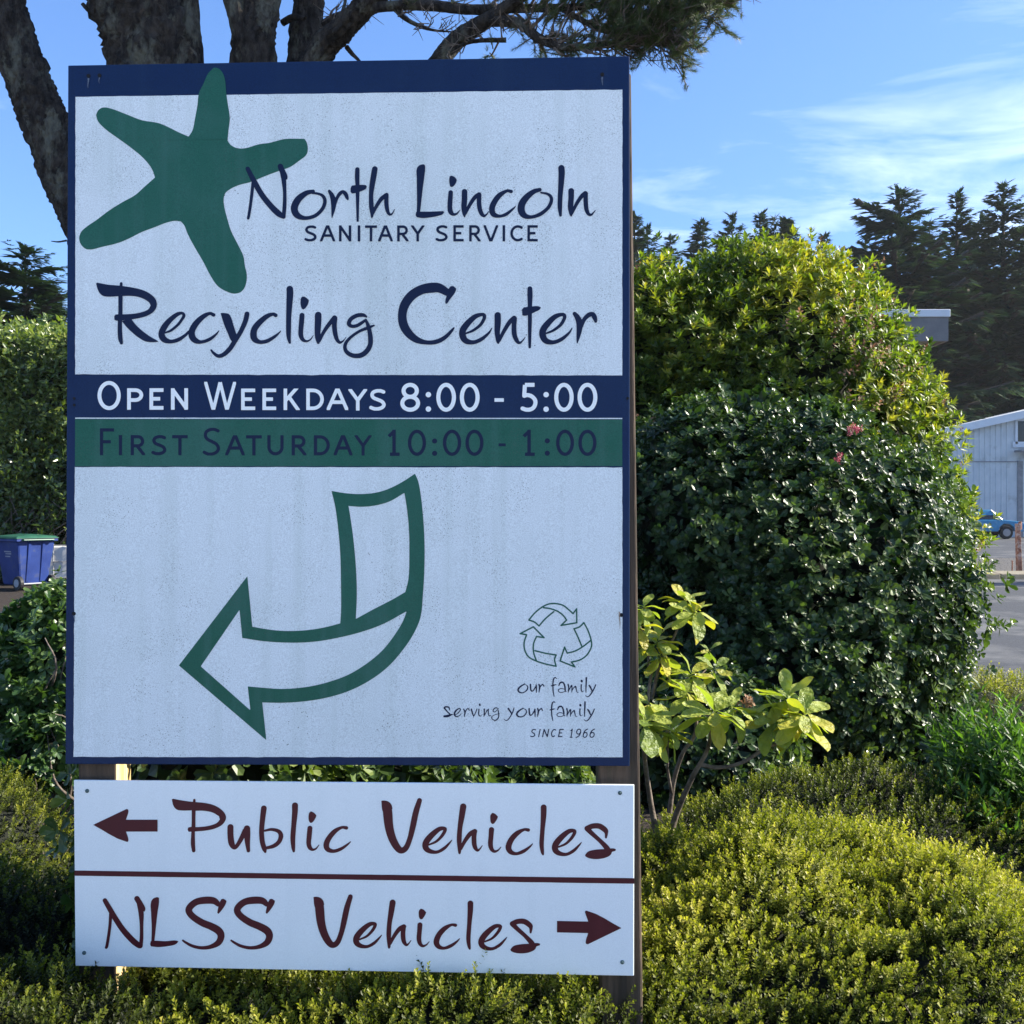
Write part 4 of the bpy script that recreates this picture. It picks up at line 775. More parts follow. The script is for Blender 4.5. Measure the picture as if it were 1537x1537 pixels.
def wheelie_bin(loc, rz, label):
    t = thing('wheelie_bin', label, 'wheelie bin', loc, 'blue wheelie bins by the hedge', rz)
    b = B(); b.hexa([(-.24, -.27, .08), (.24, -.27, .08), (.24, .27, .08), (-.24, .27, .08)], [(-.33, -.36, .95), (.33, -.36, .95), (.33, .36, .95), (-.33, .36, .95)]); b.build('body', M_bin, t, False, .03)
    b = B(); b.box(-.36, -.39, .90, .36, .39, .955); b.build('rim', M_bin, t, False, .012)
    b = B(); b.add([(-.38, -.41, .958), (.38, -.41, .958), (.38, .41, .958), (-.38, .41, .958), (-.33, -.36, 1.0), (.33, -.36, 1.0), (.33, .36, 1.0), (-.33, .36, 1.0), (0, -.2, 1.04), (0, .2, 1.04)], [(3, 2, 1, 0), (0, 1, 5, 4), (2, 3, 7, 6), (1, 2, 6, 5), (3, 0, 4, 7), (4, 5, 8), (5, 6, 9, 8), (6, 7, 9), (7, 4, 8, 9)]); b.build('lid', M_lid, t, False, .01)
    for x in (-.12, .12):
        b = B(); b.box(x-.025, -.375, .15, x+.025, -.29, .88)
        b.v = [(a, (y if y > -.35 else y+.085*(.88-z)/.73), z) for a, y, z in b.v]; b.build('rib', M_bin, t, False, .008)
    b = B(); b.cyl((-.27, .0, .0), (.27, .0, .0), .015, 8); b.v = [(x, y-.30, z+.11) for x, y, z in b.v]; b.build('axle', M_grey, t, False)
    for s in (-1, 1):
        b = B(); b.cyl((s*.25, -.30, .13), (s*.31, -.30, .13), .13, 20); wh = b.build('wheel', M_blk, t, False, .008)
        b = B(); b.cyl((s*.312, -.30, .13), (s*.318, -.30, .13), .075, 14); h = b.build('hub', M_grey, wh, False)
    b = B(); b.cyl((-.26, -.43, .93), (.26, -.43, .93), .016, 8); b.cyl((-.26, -.43, .93), (-.26, -.36, .93), .016, 8); b.cyl((.26, -.43, .93), (.26, -.36, .93), .016, 8); b.build('handle', M_lid, t, False)
    b = B()
    for k, (y0, y1, z) in enumerate([(-.12, .10, .70), (-.12, .06, .66), (-.08, .08, .61)]):
        q = .24+.09*(z-.08)/.87+.004; b.add([(-q, y0, z), (-q, y1, z), (-q-.002, y1, z+.022), (-q-.002, y0, z+.022)], [(0, 1, 2, 3)])
    b.build('faded_mark', M_grey, t, False)
    return t
pb = at(38, 884, 19.8); pb.z = 0.02
wb = wheelie_bin(pb, R(54), 'blue wheelie bin with green lid and two small wheels below the tall hedge'); wb.scale = (1.15, 1.15, 1.02)
pt = at(87, 880, 21.2); pt.z = 0.02
t = thing('caged_tote', 'milky plastic tote in a pale wire cage just right of the blue bin', 'tote', pt, rz=R(8))
b = B(); b.box(-.30, -.28, .12, .30, .28, .78); b.build('tank', M_tote, t, False, .03)
b = B(); b.box(-.33, -.31, 0, .33, .31, .10); b.build('pallet', M_tote, t, False, .01)
for k in range(3):
    b = B(); x = -.30+.30*k; b.cyl((x, -.30, .10), (x, -.30, .82), .009, 6); b.build('cage_bar', M_cage, t, False)
for k in range(3):
    b = B(); z = .14+.33*k; b.cyl((-.32, -.312, z), (.32, -.312, z), .009, 6); b.cyl((.325, -.31, z), (.325, .3, z), .009, 6); b.build('cage_hoop', M_cage, t, False)

# ------------------------------------------------------------ conifers
M_con = mat_leaf('spruce_needles', [(0, (0.012, 0.026, 0.016)), (.5, (0.028, 0.056, 0.030)), (1, (0.065, 0.10, 0.045))], rough=.6, transl=.15, spec=.25)
M_conb = mat_noise('conifer_bark', (0.03, 0.024, 0.02), (0.09, 0.07, 0.055), 5, 0.95)
M_core = mat_noise('dark_core_fill', (0.004, 0.006, 0.003), (0.012, 0.014, 0.007), 12, 0.95)  # near black: the shade inside the plants is put into this colour
def conifer_parts(seed, H, Rb, base=0.12, levels=34, droop=0.25, power=0.85, dens=1.0):
    g = np.random.default_rng(seed); P, D, Sz, U = [], [], [], []; limbs = []
    for k in range(levels):
        f = k/(levels-1); z = H*(base+(0.985-base)*f**0.9)
        for q in range(3):
            a_ = g.uniform(0, 6.28); P.append(np.array([0, 0, z])); D.append(np.array([math.cos(a_)*.6, math.sin(a_)*.6, .75])); Sz.append((.030+.02*(1-f))*H*g.uniform(.7, 1.2)); U.append(.4)
        Lz = Rb*(1-f)**power*g.uniform(.6, 1.2)*(1.0 if k % 5 else 1.25)+0.008*H; nb = int(7-3*f)
        for j in range(nb):
            az = g.uniform(0, 2*PI); L = Lz*g.uniform(.55, 1.2); up = 0.5*f-droop*(1-f)+g.uniform(-.12, .12)
            d = np.array([math.cos(az), math.sin(az), up]); tip = np.array([0, 0, z])+d*L; tip[2] += 0.10*L
            if L > .10*H: limbs.append(np.array([[0, 0, z, .010*H*(1.05-f)*.5], [*(np.array([0, 0, z])+d*L*.55), .004*H*.6], [*tip, .01]]))
            n = max(4, int(dens*L/H*72)); s = np.array([-math.sin(az), math.cos(az), 0])
            for i in range(n):
                t_ = (i+1)/n; c = np.array([0, 0, z])+d*L*t_+np.array([0, 0, .10*L*t_*t_]); wd = min(L*.50*(1.1-t_)+(.012+.018*(1-f))*H, .048*H)
                for sg in (-1, 1):
                    P.append(c); e = d*.75+s*sg*g.uniform(.35, 1.0)+np.array([0, 0, g.uniform(-.45, .15)]); D.append(e); Sz.append(wd*g.uniform(.7, 1.4)); U.append(.28+.35*t_+g.normal()*.12)
    P.append(np.array([0, 0, H*.975])); D.append(np.array([0.02, 0, 1])); Sz.append(.03*H); U.append(.5)
    return np.array(P), norm(np.array(D)), np.array(Sz), np.array(U), limbs
def spray_template(r):
    """flat drooping twig fan along +x: a few narrow blades"""
    Vs, Ts, b = [], [], 0
    for a, l in ((0, 1.0), (.55, .55), (-.55, .55), (.25, .85), (-.3, .8), (.75, .42), (-.8, .4), (.12, .9)):
        a += r.uniform(-.15, .15); x0 = .1 if a else 0; w_ = .075
        c, s = math.cos(a), math.sin(a); dz = -r.uniform(.05, .3)*l
        Vs.append(np.array([[x0, 0, 0], [x0+l*c*.5-s*w_, l*s*.5+c*w_, dz*.4+.03], [x0+l*c, l*s, dz], [x0+l*c*.5+s*w_, l*s*.5-c*w_, dz*.4]])); Ts.append(np.array([[0, 1, 2], [0, 2, 3]])+b); b += 4
    V = np.concatenate(Vs); return V, np.concatenate(Ts), np.zeros(len(V))
rr_ = random.Random(3); SPR = [spray_template(rr_) for _ in range(4)]
def dirbasis(D):
    D = norm(D); up = np.tile([0, 0, 1.0], (len(D), 1))+rng.normal(size=(len(D), 3))*.25; y = norm(np.cross(up, D)); z = np.cross(D, y)
    return np.stack([D, y, z], 2)
CON = []
for sd_, Rb, base, pw_ in ((11, .21, .06, .75), (12, .17, .05, .85), (13, .24, .08, .6), (14, .16, .04, .8)):
    P, D, Sz, U, limbs = conifer_parts(sd_, 1.0, Rb, base, 46, .22, pw_, 1.25)
    V, T, A = scatter(SPR, P, dirbasis(D), Sz, U)
    mc = mesh_tri('conifer_crown', V, T, M_con, A)
    V, Q = tubes([np.array([[0, 0, -.01, .016], [0, 0, .3, .012], [.002, 0, .7, .006], [0, 0, .99, .001]])]+limbs, seg=5, sub=2); CON.append((mc, mesh_tri('conifer_trunk', V, Q, M_conb, smooth=True)))
def conifer(px, pytop, Y, kind, wide, label, group, name='conifer', zb=0):
    tip = at(px, pytop, Y); H = tip.z-zb
    t = thing(name, label, 'tree', (tip.x, Y, zb), group, rz=random.uniform(0, 6))
    for nm, me in (('crown', CON[kind][0]), ('trunk', CON[kind][1])):
        o = put(nm, me, t, False); o.scale = (H*wide, H*wide, H)
    return t
G1, G2 = 'dark conifers behind the white metal building', 'conifer tips beyond the round shrub'
for k, (px, py, Y, kd_, wd, lb) in enumerate([
    (1350, 283, 72, 2, 1.25, 'broad dark conifer with spreading top, left edge of the tall group on the right'),
    (1436, 288, 76, 1, 1.25, 'dark pointed conifer between the broad one and the tallest at the frame edge'),
    (1506, 272, 74, 0, 1.2, 'tallest dark conifer by the right edge, sky showing through its lower branches'),
    (1300, 352, 84, 0, 1.0, 'shorter dark conifer peeking out left of the broad one'),
    (1395, 330, 86, 3, 1.4, 'slim conifer in the notch right of the broad conifer'),
    (1474, 322, 88, 2, 1.0, 'conifer tucked behind the two pointed tallest ones'),
    (1550, 300, 78, 1, 1.3, 'dark conifer cut by the right edge of the picture'),
    (1410, 420, 92, 2, 1.4, 'low bushy conifer filling in above the white building roof'),
    (1330, 430, 90, 3, 1.7, 'low conifer behind the grey roof edge'),
    (1480, 430, 94, 2, 1.5, 'rearmost conifer above the right part of the white building')]):
    conifer(px, py, Y, kd_, wd, lb, G1)
for k, (px, py, Y, kd_, wd, lb) in enumerate([
    (952, 322, 80, 1, 1.3, 'dark conifer directly beside the upper board of the sign'), (972, 338, 82, 0, 1.0, 'conifer tip second from the sign, slightly lower'),
    (1006, 352, 84, 3, 1.3, 'thin low conifer tip in the dip left of the pointed pale one'), (1055, 330, 88, 1, 1.4, 'pale pointed conifer above the left shoulder of the shrub'),
    (1099, 321, 82, 0, 1.0, 'dark conifer with level branches left of the close pair'), (1141, 319, 84, 1, 1.2, 'left one of the close pair of conifers'),
    (1162, 323, 86, 2, .8, 'right one of the close pair of conifers'), (1182, 330, 84, 3, 1.5, 'rounded conifer closing the right end of the pair'),
    (1238, 350, 92, 1, 1.2, 'small lone conifer tip in the gap before the tall group')]):
    conifer(px, py, Y, kd_, wd, lb, G2)
conifer(38, 368, 40, 2, 1.5, 'bushy grey green conifer rising behind the tall hedge at the left edge', None)
conifer(-60, 330, 43, 0, 1.3, 'conifer left of the frame behind the tall hedge', None)
conifer(76, 428, 42, 3, 1.9, 'low ragged conifer between the hedge top and the sign', None)
# trees standing beyond the right edge of the picture, whose shade streaks the lot
for x, y, h, kd_, lb in ((26, 22, 11, 0, 'conifer beyond the lot, level with the rusty post'), (29, 13.5, 12, 2, 'conifer beyond the lot, nearest to the sign'), (58, 62, 20, 1, 'conifer beyond the lot, beside the white metal building')):
    t = thing('conifer', lb, 'tree', (x, y, 0), 'conifers right of the lot', rz=x)
    for nm, me in (('crown', CON[kd_][0]), ('trunk', CON[kd_][1])):
        o = put(nm, me, t, False); o.scale = (h*1.3, h*1.3, h)

# ------------------------------------------------------------ shrubs
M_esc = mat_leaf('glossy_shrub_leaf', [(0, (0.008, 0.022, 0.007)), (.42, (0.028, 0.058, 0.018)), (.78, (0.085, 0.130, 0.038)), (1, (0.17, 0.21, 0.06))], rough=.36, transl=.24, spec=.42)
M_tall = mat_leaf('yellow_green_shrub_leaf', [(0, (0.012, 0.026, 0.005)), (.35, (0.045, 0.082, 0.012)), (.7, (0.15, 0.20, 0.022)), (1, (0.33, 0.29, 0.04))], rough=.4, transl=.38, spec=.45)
M_hed = mat_leaf('laurel_leaf', [(0, (0.012, 0.028, 0.008)), (.45, (0.06, 0.10, 0.018)), (.8, (0.20, 0.24, 0.05)), (1, (0.30, 0.32, 0.09))], rough=.3, transl=.3, spec=.6)
M_left = mat_leaf('rounded_shrub_leaf', [(0, (0.018, 0.040, 0.014)), (.5, (0.042, 0.090, 0.026)), (1, (0.10, 0.15, 0.04))], rough=.35, transl=.3, spec=.5)
M_rho = mat_leaf('rhododendron_leaf', [(0, (0.04, 0.08, 0.015)), (.4, (0.16, 0.22, 0.04)), (.7, (0.32, 0.36, 0.065)), (1, (0.45, 0.38, 0.045))], rough=.38, transl=.35, spec=.45, tsc=1.5, blotch=.5)
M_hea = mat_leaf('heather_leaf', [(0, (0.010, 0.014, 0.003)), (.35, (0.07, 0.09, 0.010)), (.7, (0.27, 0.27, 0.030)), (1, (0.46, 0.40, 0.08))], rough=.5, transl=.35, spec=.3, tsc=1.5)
M_nar = mat_leaf('narrow_leaf', [(0, (0.014, 0.035, 0.012)), (.5, (0.045, 0.095, 0.018)), (1, (0.13, 0.24, 0.035))], rough=.4, transl=.4, spec=.3)
M_twig = mat_noise('twig_bark', (0.06, 0.045, 0.035), (0.20, 0.16, 0.13), 30, 0.9, bump=.3)
M_flow = mat_leaf('pink_petal', [(0, (0.36, 0.05, 0.09)), (1, (0.55, 0.16, 0.20))], rough=.5, transl=.3, tcol=(1, .6, .6), tsc=1)
M_brn = mat_leaf('spent_flower', [(0, (0.14, 0.07, 0.04)), (1, (0.40, 0.24, 0.14))], rough=.7, transl=.3, tcol=(1, .8, .6), tsc=1.1)
WH_ESC = [whorl(8, .052, .027, .1, 1.0, fn=leaf_round) for _ in range(6)]
WH_TAL = [whorl(9, .085, .026, .3, 1.25, h=.03, mid=.5) for _ in range(6)]
WH_LEF = [whorl(7, .062, .031, .0, .9, fn=leaf_round) for _ in range(6)]
WH_HED = [whorl(5, .15, .062, .1, 1.1, h=.12, mid=.5) for _ in range(5)]
WH_BRN = [whorl(10, .022, .010, -.6, 1.2, h=.03) for _ in range(3)]

def clear_front(P, sub):                 # no-op hook kept simple
    return P
def foliage(blobs, templates, n, size, tintf, zmin=.03, lift=.35, jit=.35, shell=(.8, 1.04), front=0.0, poke=.022):
    Ps, Ns = [], []
    tot = sum((r[0]*r[2]+r[0]*r[1]) for c, r, s in blobs)
    for c, r, s in blobs:
        P, N = blob_points(c, r, int(n*(r[0]*r[2]+r[0]*r[1])/tot), .13, s, shell, zmin, front); Ps.append(P); Ns.append(N)
    P = np.concatenate(Ps); N = np.concatenate(Ns)
    keep = np.ones(len(P), bool)         # drop what lies deep inside another ball of the same shrub
    for c, r, s in blobs:
        d_ = (P-np.array(c))/np.array(r); q = np.linalg.norm(d_, axis=1); keep &= q/lumpf(norm(d_), .13, s) > shell[0]*.9
    P, N = P[keep], N[keep]
    if shell[1] > 1: P = P+N*(np.minimum(rng.exponential(size=len(P)), 3.5)*poke)[:, None]
    N = norm(N+np.array([0, 0, lift])+rng.normal(size=N.shape)*jit)
    return scatter(templates, P, basis(N), size*rng.uniform(.65, 1.2, len(P)), tintf(P, N)), P, N
UND = [(v, t_, np.zeros(5)) for v, t_ in (leaf(.075, .05, .4+.2*k, k) for k in range(4))]
def shrub(name, label, blobs, templates, n, size, mat, tintf, base, group=None, core=.66, **k):
    t = thing(name, label, 'shrub', base, group)
    (V, T, A), P, N = foliage(blobs, templates, n, size, tintf, **k)
    put('foliage', mesh_tri('foliage', V, T, mat, A), t, kind='stuff')
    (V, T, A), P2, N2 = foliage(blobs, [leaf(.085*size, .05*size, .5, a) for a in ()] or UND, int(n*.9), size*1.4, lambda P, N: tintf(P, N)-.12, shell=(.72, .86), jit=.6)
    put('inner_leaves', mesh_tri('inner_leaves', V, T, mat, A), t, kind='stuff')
    Vc, Qc, b0 = [], [], 0
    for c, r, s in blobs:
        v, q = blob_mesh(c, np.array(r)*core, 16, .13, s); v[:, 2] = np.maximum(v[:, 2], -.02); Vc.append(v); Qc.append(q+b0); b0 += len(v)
    put('dark_core', mesh_tri('dark_core', np.concatenate(Vc), np.concatenate(Qc), M_core), t, kind='stuff')  # solid dark balls standing in for the shaded inside of the shrub
    return t, P, N
def leaf_parts(t, P, N, mat, shape, size, count, tint0=.5, name='leaf'):
    """the nearest leaves, each an object of its own on the shrub"""
    metas = []
    for k in range(6):
        v, tr = leaf_round(1.0, shape, 0, 0, fold=.12+.05*k/6, curl=.05+.05*k, mid=.6)
        metas.append(mesh_tri('leaf', v, tr, mat, np.full(len(v), min(1, tint0+.09*(k-2.5)))))
    L0 = rootloc(t); d = np.linalg.norm(P-np.array([0, 0, EYE]), axis=1)
    face = np.sum(N*(np.array([0, 0, EYE])-P), 1)/d; vis = (face > .1) & (np.abs(P[:, 0]/P[:, 1]) < .5) & ((P[:, 0]/P[:, 1] > .125) | (P[:, 0]/P[:, 1] < -.43))
    idx = np.where(vis)[0]; idx = rng.permutation(idx)[:count//4]
    for i in idx:
        for q in range(4):
            o = bpy.data.objects.new(name, metas[random.randrange(6)]); link(o); o.parent = t
            nrm = Vector(N[i]); a = random.uniform(0, 6.28); tg = nrm.orthogonal().normalized(); bt = nrm.cross(tg)
            dr = (tg*math.cos(a)+bt*math.sin(a)+nrm*random.uniform(.2, .8)).normalized()
            o.location = Vector(P[i])+nrm*.01-L0; o.rotation_euler = dr.to_track_quat('X', 'Z').to_euler(); s = size*random.uniform(.8, 1.15); o.scale = (s, s, s)
def hn(P, f, sd):
    g = np.random.default_rng(sd); a = np.zeros(len(P))
    for k in range(6): a += np.sin(P@(g.normal(size=3)*f)+g.uniform(0, 6.28))/6
    return a*1.6

# the big dark rounded shrub right of the sign
def bc(px, py, Y): p = at(px, py, Y); return (p.x, p.y, p.z)
bl = [(bc(1190, 910, 6.5), (1.08, .95, 1.20), 1), (bc(1050, 800, 6.6), (.78, .8, .80), 2), (bc(1270, 830, 6.9), (.70, .7, .80), 3), (bc(1150, 1010, 6.2), (.95, .75, .68), 4), (bc(1300, 960, 6.3), (.55, .6, .72), 5), (bc(1110, 720, 6.7), (.60, .6, .50), 6), (bc(870, 950, 6.9), (.8, .7, 1.0), 7), (bc(1320, 1090, 6.2), (.55, .5, .42), 8), (bc(1040, 1125, 5.4), (.55, .45, .40), 9), (bc(1140, 640, 6.5), (.15, .16, .24), 61), (bc(1225, 660, 6.5), (.26, .22, .22), 62), (bc(1040, 660, 6.4), (.24, .22, .20), 63), (bc(1345, 760, 6.5), (.30, .26, .26), 64), (bc(1400, 900, 6.2), (.24, .24, .30), 65)]
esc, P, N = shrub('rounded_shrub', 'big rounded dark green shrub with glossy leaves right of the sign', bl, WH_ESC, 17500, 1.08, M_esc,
    lambda P, N: .43+.17*hn(P, 5, 1)+.28*N[:, 0]+rng.normal(size=len(P))*.1+.1*np.maximum(P[:, 2]-1.7, 0), (1.8, 6.5, 0), core=.68, front=.6, poke=.034)  # sun from the right is painted in: right-facing leaves tinted lighter
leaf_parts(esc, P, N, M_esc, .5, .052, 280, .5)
# pink blossoms on it
for px, py, nn in ((1283, 641, 9), (1258, 688, 6)):
    c = at(px, py, 5.85 if px < 1400 else 6.0); v = []
    Pp = np.array(c)+rng.normal(size=(nn*2, 3))*.016
    V, T, A = scatter(WH_BRN, Pp, basis(rng.normal(size=(len(Pp), 3))+[0, -1, 1]), np.full(len(Pp), .75), rng.uniform(0, 1, len(Pp)))
    o = put('blossom', mesh_tri('blossom', V, T, M_flow, A), esc); o['kind'] = 'stuff'
# taller yellow green shrub behind
bt = [(bc(1150, 580, 8.8), (1.22, 1.1, 1.12), 11), (bc(1030, 560, 8.7), (.95, .9, .84), 12), (bc(1215, 540, 8.9), (.60, .8, .80), 13), (bc(1305, 680, 8.9), (.56, .8, .80), 14), (bc(1170, 830, 9.0), (1.55, 1.0, 1.35), 15), (bc(960, 620, 8.7), (.85, .8, 1.1), 16), (bc(1350, 800, 8.9), (.46, .7, .8), 17), (bc(1372, 610, 8.8), (.18, .3, .28), 18), (bc(860, 800, 9.0), (.9, .8, 1.3), 19), (bc(1120, 440, 8.7), (.50, .5, .34), 20), (bc(1372, 548, 8.7), (.13, .25, .12), 21), (bc(1000, 470, 8.6), (.40, .4, .34), 22)]
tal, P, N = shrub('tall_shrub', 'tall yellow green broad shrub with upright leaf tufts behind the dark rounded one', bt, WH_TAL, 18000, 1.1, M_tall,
    lambda P, N: .47+.22*hn(P, 3, 4)+.20*N[:, 2]+.18*N[:, 0]+rng.normal(size=len(P))*.14, (2.3, 8.9, 0), core=.68, lift=.9, jit=.3, front=.6, poke=.05)  # sunlight put into the tint: tops and right-facing leaves are lighter
sel = rng.permutation(len(P))[:3200]; sel = sel[hn(P[sel], 2.2, 9) > .12]
V, T, A = scatter(WH_BRN, P[sel]+N[sel]*.07, basis(N[sel]), rng.uniform(1.2, 2.4, len(sel)), rng.uniform(0, 1, len(sel)))
o = put('spent_flowers', mesh_tri('spent_flowers', V, T, M_brn, A), tal, kind='stuff')

# tall clipped laurel hedge at the left
def hedge(label, x0, x1, y0, y1, h, n):
    t = thing('laurel_hedge', label, 'hedge', ((x0+x1)/2, y0, 0))
    P1 = np.stack([rng.uniform(x0, x1, n), y0+rng.normal(size=n)*.18, rng.uniform(.15, h, n)], 1); N1 = np.tile([0, -1., .3], (n, 1))
    m = n//5; P2 = np.stack([rng.uniform(x0, x1, m), rng.uniform(y0, y1, m), h+rng.normal(size=m)*.15], 1); N2 = np.tile([0, 0, 1.], (m, 1))
    P3 = np.stack([x1+rng.normal(size=m)*.15, rng.uniform(y0, y1, m), rng.uniform(.15, h, m)], 1); N3 = np.tile([1., 0, .2], (m, 1))
    P = np.concatenate([P1, P2, P3]); N = np.concatenate([N1, N2, N3]); wob = hn(P, 1.1, 6)*.30+hn(P, 3.2, 8)*.14; P = P+N*wob[:, None]
    P = P[P[:, 2] > .1]; N = norm(N[:len(P)]*0+norm(np.array([0, -1., .55]))+rng.normal(size=P.shape)*.45)
    V, T, A = scatter(WH_HED, P, basis(N), rng.uniform(.9, 1.5, len(P)), .50+.18*hn(P, 1.6, 3)+.05*(P[:, 2]-3)+rng.normal(size=len(P))*.13)
    put('foliage', mesh_tri('foliage', V, T, M_hed, A), t, kind='stuff')
    b = B(); b.box(x0+.2, y0+.45, .05, x1-.3, y1-.3, h-.4); b.build('dark_core', M_core, t)  # solid dark box standing in for the hedge's shaded inside
    return t
hx = at(128, 0, 21.6).x
hd = hedge('tall clipped laurel hedge at the left edge behind the blue bin', -17.0, hx+1.2, 21.6, 24.5, at(0, 492, 21.6).z, 9500)
tw = []
for k in range(26):
    x = rng.uniform(-11.2, -8.4); z0 = rng.uniform(0, .4); tw.append(np.array([[x, 21.5, z0, .03], [x+rng.uniform(-.4, .4), 21.35, z0+.7, .02], [x+rng.uniform(-1, 1), 21.25, z0+1.5, .008]]))
V, Q = tubes(tw, seg=5, sub=3); put('branches', mesh_tri('branches', V, Q, M_twig, smooth=True), hd, kind='stuff')

# left rounded-leaf shrub, partly behind the sign
bs = [(bc(110, 1000, 4.6), (.30, .32, .33), 31), (bc(60, 1060, 4.5), (.22, .25, .22), 32), (bc(90, 935, 4.65), (.20, .22, .16), 33), (bc(250, 1050, 4.8), (.45, .4, .45), 34), (bc(75, 1120, 4.4), (.20, .25, .16), 35)]
lef, P, N = shrub('leafy_shrub', 'leafy green shrub with rounded leaves at the left edge beside the sign', bs, WH_LEF, 2300, .85, M_left,
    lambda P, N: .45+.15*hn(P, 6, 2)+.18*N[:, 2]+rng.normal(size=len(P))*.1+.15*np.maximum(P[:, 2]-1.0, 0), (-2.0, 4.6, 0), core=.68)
leaf_parts(lef, P, N, M_left, .52, .055, 240, .5)
tw = []
for k in range(34):
    b0 = np.array([-1.9+rng.uniform(-.2, .5), 4.6+rng.uniform(-.2, .2), .05]); e = at(rng.uniform(10, 160), rng.uniform(930, 1215), rng.uniform(4.2, 4.6)); e = np.array(e); mid_ = (b0+e)/2+rng.normal(size=3)*.07
    tw.append(np.array([[*b0, .011], [*mid_, .007], [*(mid_*.4+e*.6+rng.normal(size=3)*.04), .005], [*e, .002]]))
V, Q = tubes(tw, seg=6, sub=4); put('branches', mesh_tri('branches', V, Q, M_twig, smooth=True), lef, kind='stuff')
# low shrub seen through the slot between the boards
bs = [(bc(760, 1190, 4.2), (.34, .3, .30), 41), ((-.76, 2.64, .66), (.30, .30, .72), 42), ((-.35, 2.9, .5), (.30, .26, .42), 43)]  # tall ball behind the sign is added to shade the left heather
shrub('low_shrub', 'low shrub glimpsed through the slot between the two boards of the sign, with a tall hidden part added for shade', bs, WH_ESC, 2200, .95, M_esc, lambda P, N: .6+.15*hn(P, 6, 2)+.2*N[:, 0]+rng.normal(size=len(P))*.12, (-.5, 4.3, 0), core=.7)

# ------------------------------------------------------------ rhododendron with large pale leaves
def rho_leaf(curl, wv, k):
    L, Wd = 1.0, .42; V, T = [], []; ss = [0, .1, .22, .38, .55, .7, .83, .93, .985, 1.0]; ws = [.03, .10, .42, .78, .97, 1.0, .86, .55, .22, .04]; n = len(ss)-1
    for i in range(n+1):
        s = ss[i]; wd = Wd/2*ws[i]
        z = -curl*s*s+.03*math.sin(s*9+k); V += [(s*L, wd, z+wd*.18+wv*math.sin(s*14+k)*.4), (s*L, 0, z-.01), (s*L, -wd, z+wd*.18+wv*math.cos(s*13+k)*.4)]
    for i in range(n):
        a = 3*i; T += [(a, a+1, a+4, a+3), (a+1, a+2, a+5, a+4)]
    return np.array(V), np.array(T)
rho = thing('rhododendron', 'open rhododendron with large pale yellow green leaves just right of the sign', 'shrub', (.50, 3.25, 0))
RL = []
for k in range(9):
    V, Q = rho_leaf([.05, .15, .3][k % 3], .012, k); RL.append(mesh_tri('leaf', V, Q, M_rho, np.clip(np.full(len(V), .30+.075*k)+.12*V[:, 0], 0, 1), smooth=True))
clusters = [(1026, 908, 3.25, .07, 10, .6), (1040, 925, 3.2, .085, 9, .6), (962, 918, 3.15, .075, 7, .5), (957, 948, 3.15, .07, 7, .6), (985, 968, 3.2, .085, 8, .6), (988, 990, 3.2, .075, 7, .75), (1035, 1018, 3.2, .085, 8, .55), (1028, 1045, 3.15, .09, 7, .6), (1070, 1010, 3.25, .07, 6, .45),
    (1070, 1074, 3.05, .105, 11, .62), (1098, 1066, 3.1, .08, 6, .55), (965, 1088, 3.0, .10, 10, .4), (1003, 1100, 3.05, .08, 8, .5), (972, 1062, 3.1, .08, 5, .6), (1178, 1052, 3.1, .095, 9, .6), (1205, 1078, 3.05, .105, 11, .6), (1160, 1085, 3.1, .10, 8, .4), (1190, 1098, 3.1, .09, 6, .6), (1062, 980, 3.35, .05, 4, .4)]
L0 = rootloc(rho); cpts = []
lf = 0
for (px, py, Y, ln, nl, tn) in clusters:
    c = at(px, py, Y); cpts.append(c)
    for i in range(int(nl*1.6)):
        az = i*2.4+random.uniform(-.3, .3); f = i/(nl*1.6); el = -0.75+1.5*f+random.uniform(-.25, .25)
        # shoots lean towards the viewer and the sun
        ax = Vector((.28, -.55, .8)).normalized(); tg = ax.orthogonal().normalized(); bt_ = ax.cross(tg)
        d = (tg*math.cos(az)+bt_*math.sin(az))*math.cos(el)+ax*math.sin(el)
        o = bpy.data.objects.new('leaf', RL[int(np.clip(tn*9+random.uniform(-3, 3), 0, 8))]); link(o); o.parent = rho; o.location = c-L0+ax*.008*f*3
        q = d.to_track_quat('X', 'Z'); o.rotation_euler = (q @ Vector((1, 0, 0)).rotation_difference(Vector((1, 0, 0)))).to_euler(); o.rotation_euler.rotate_axis('X', random.uniform(-.4, .4))
        s = ln*1.25*random.uniform(.75, 1.12)*(1-.3*f); o.scale = (s, s*random.uniform(.95, 1.25), s); lf += 1
def stem(pts, r0, r1):
    n = len(pts); return np.array([[*at(*p), r0+(r1-r0)*i/(n-1)] for i, p in enumerate(pts)])
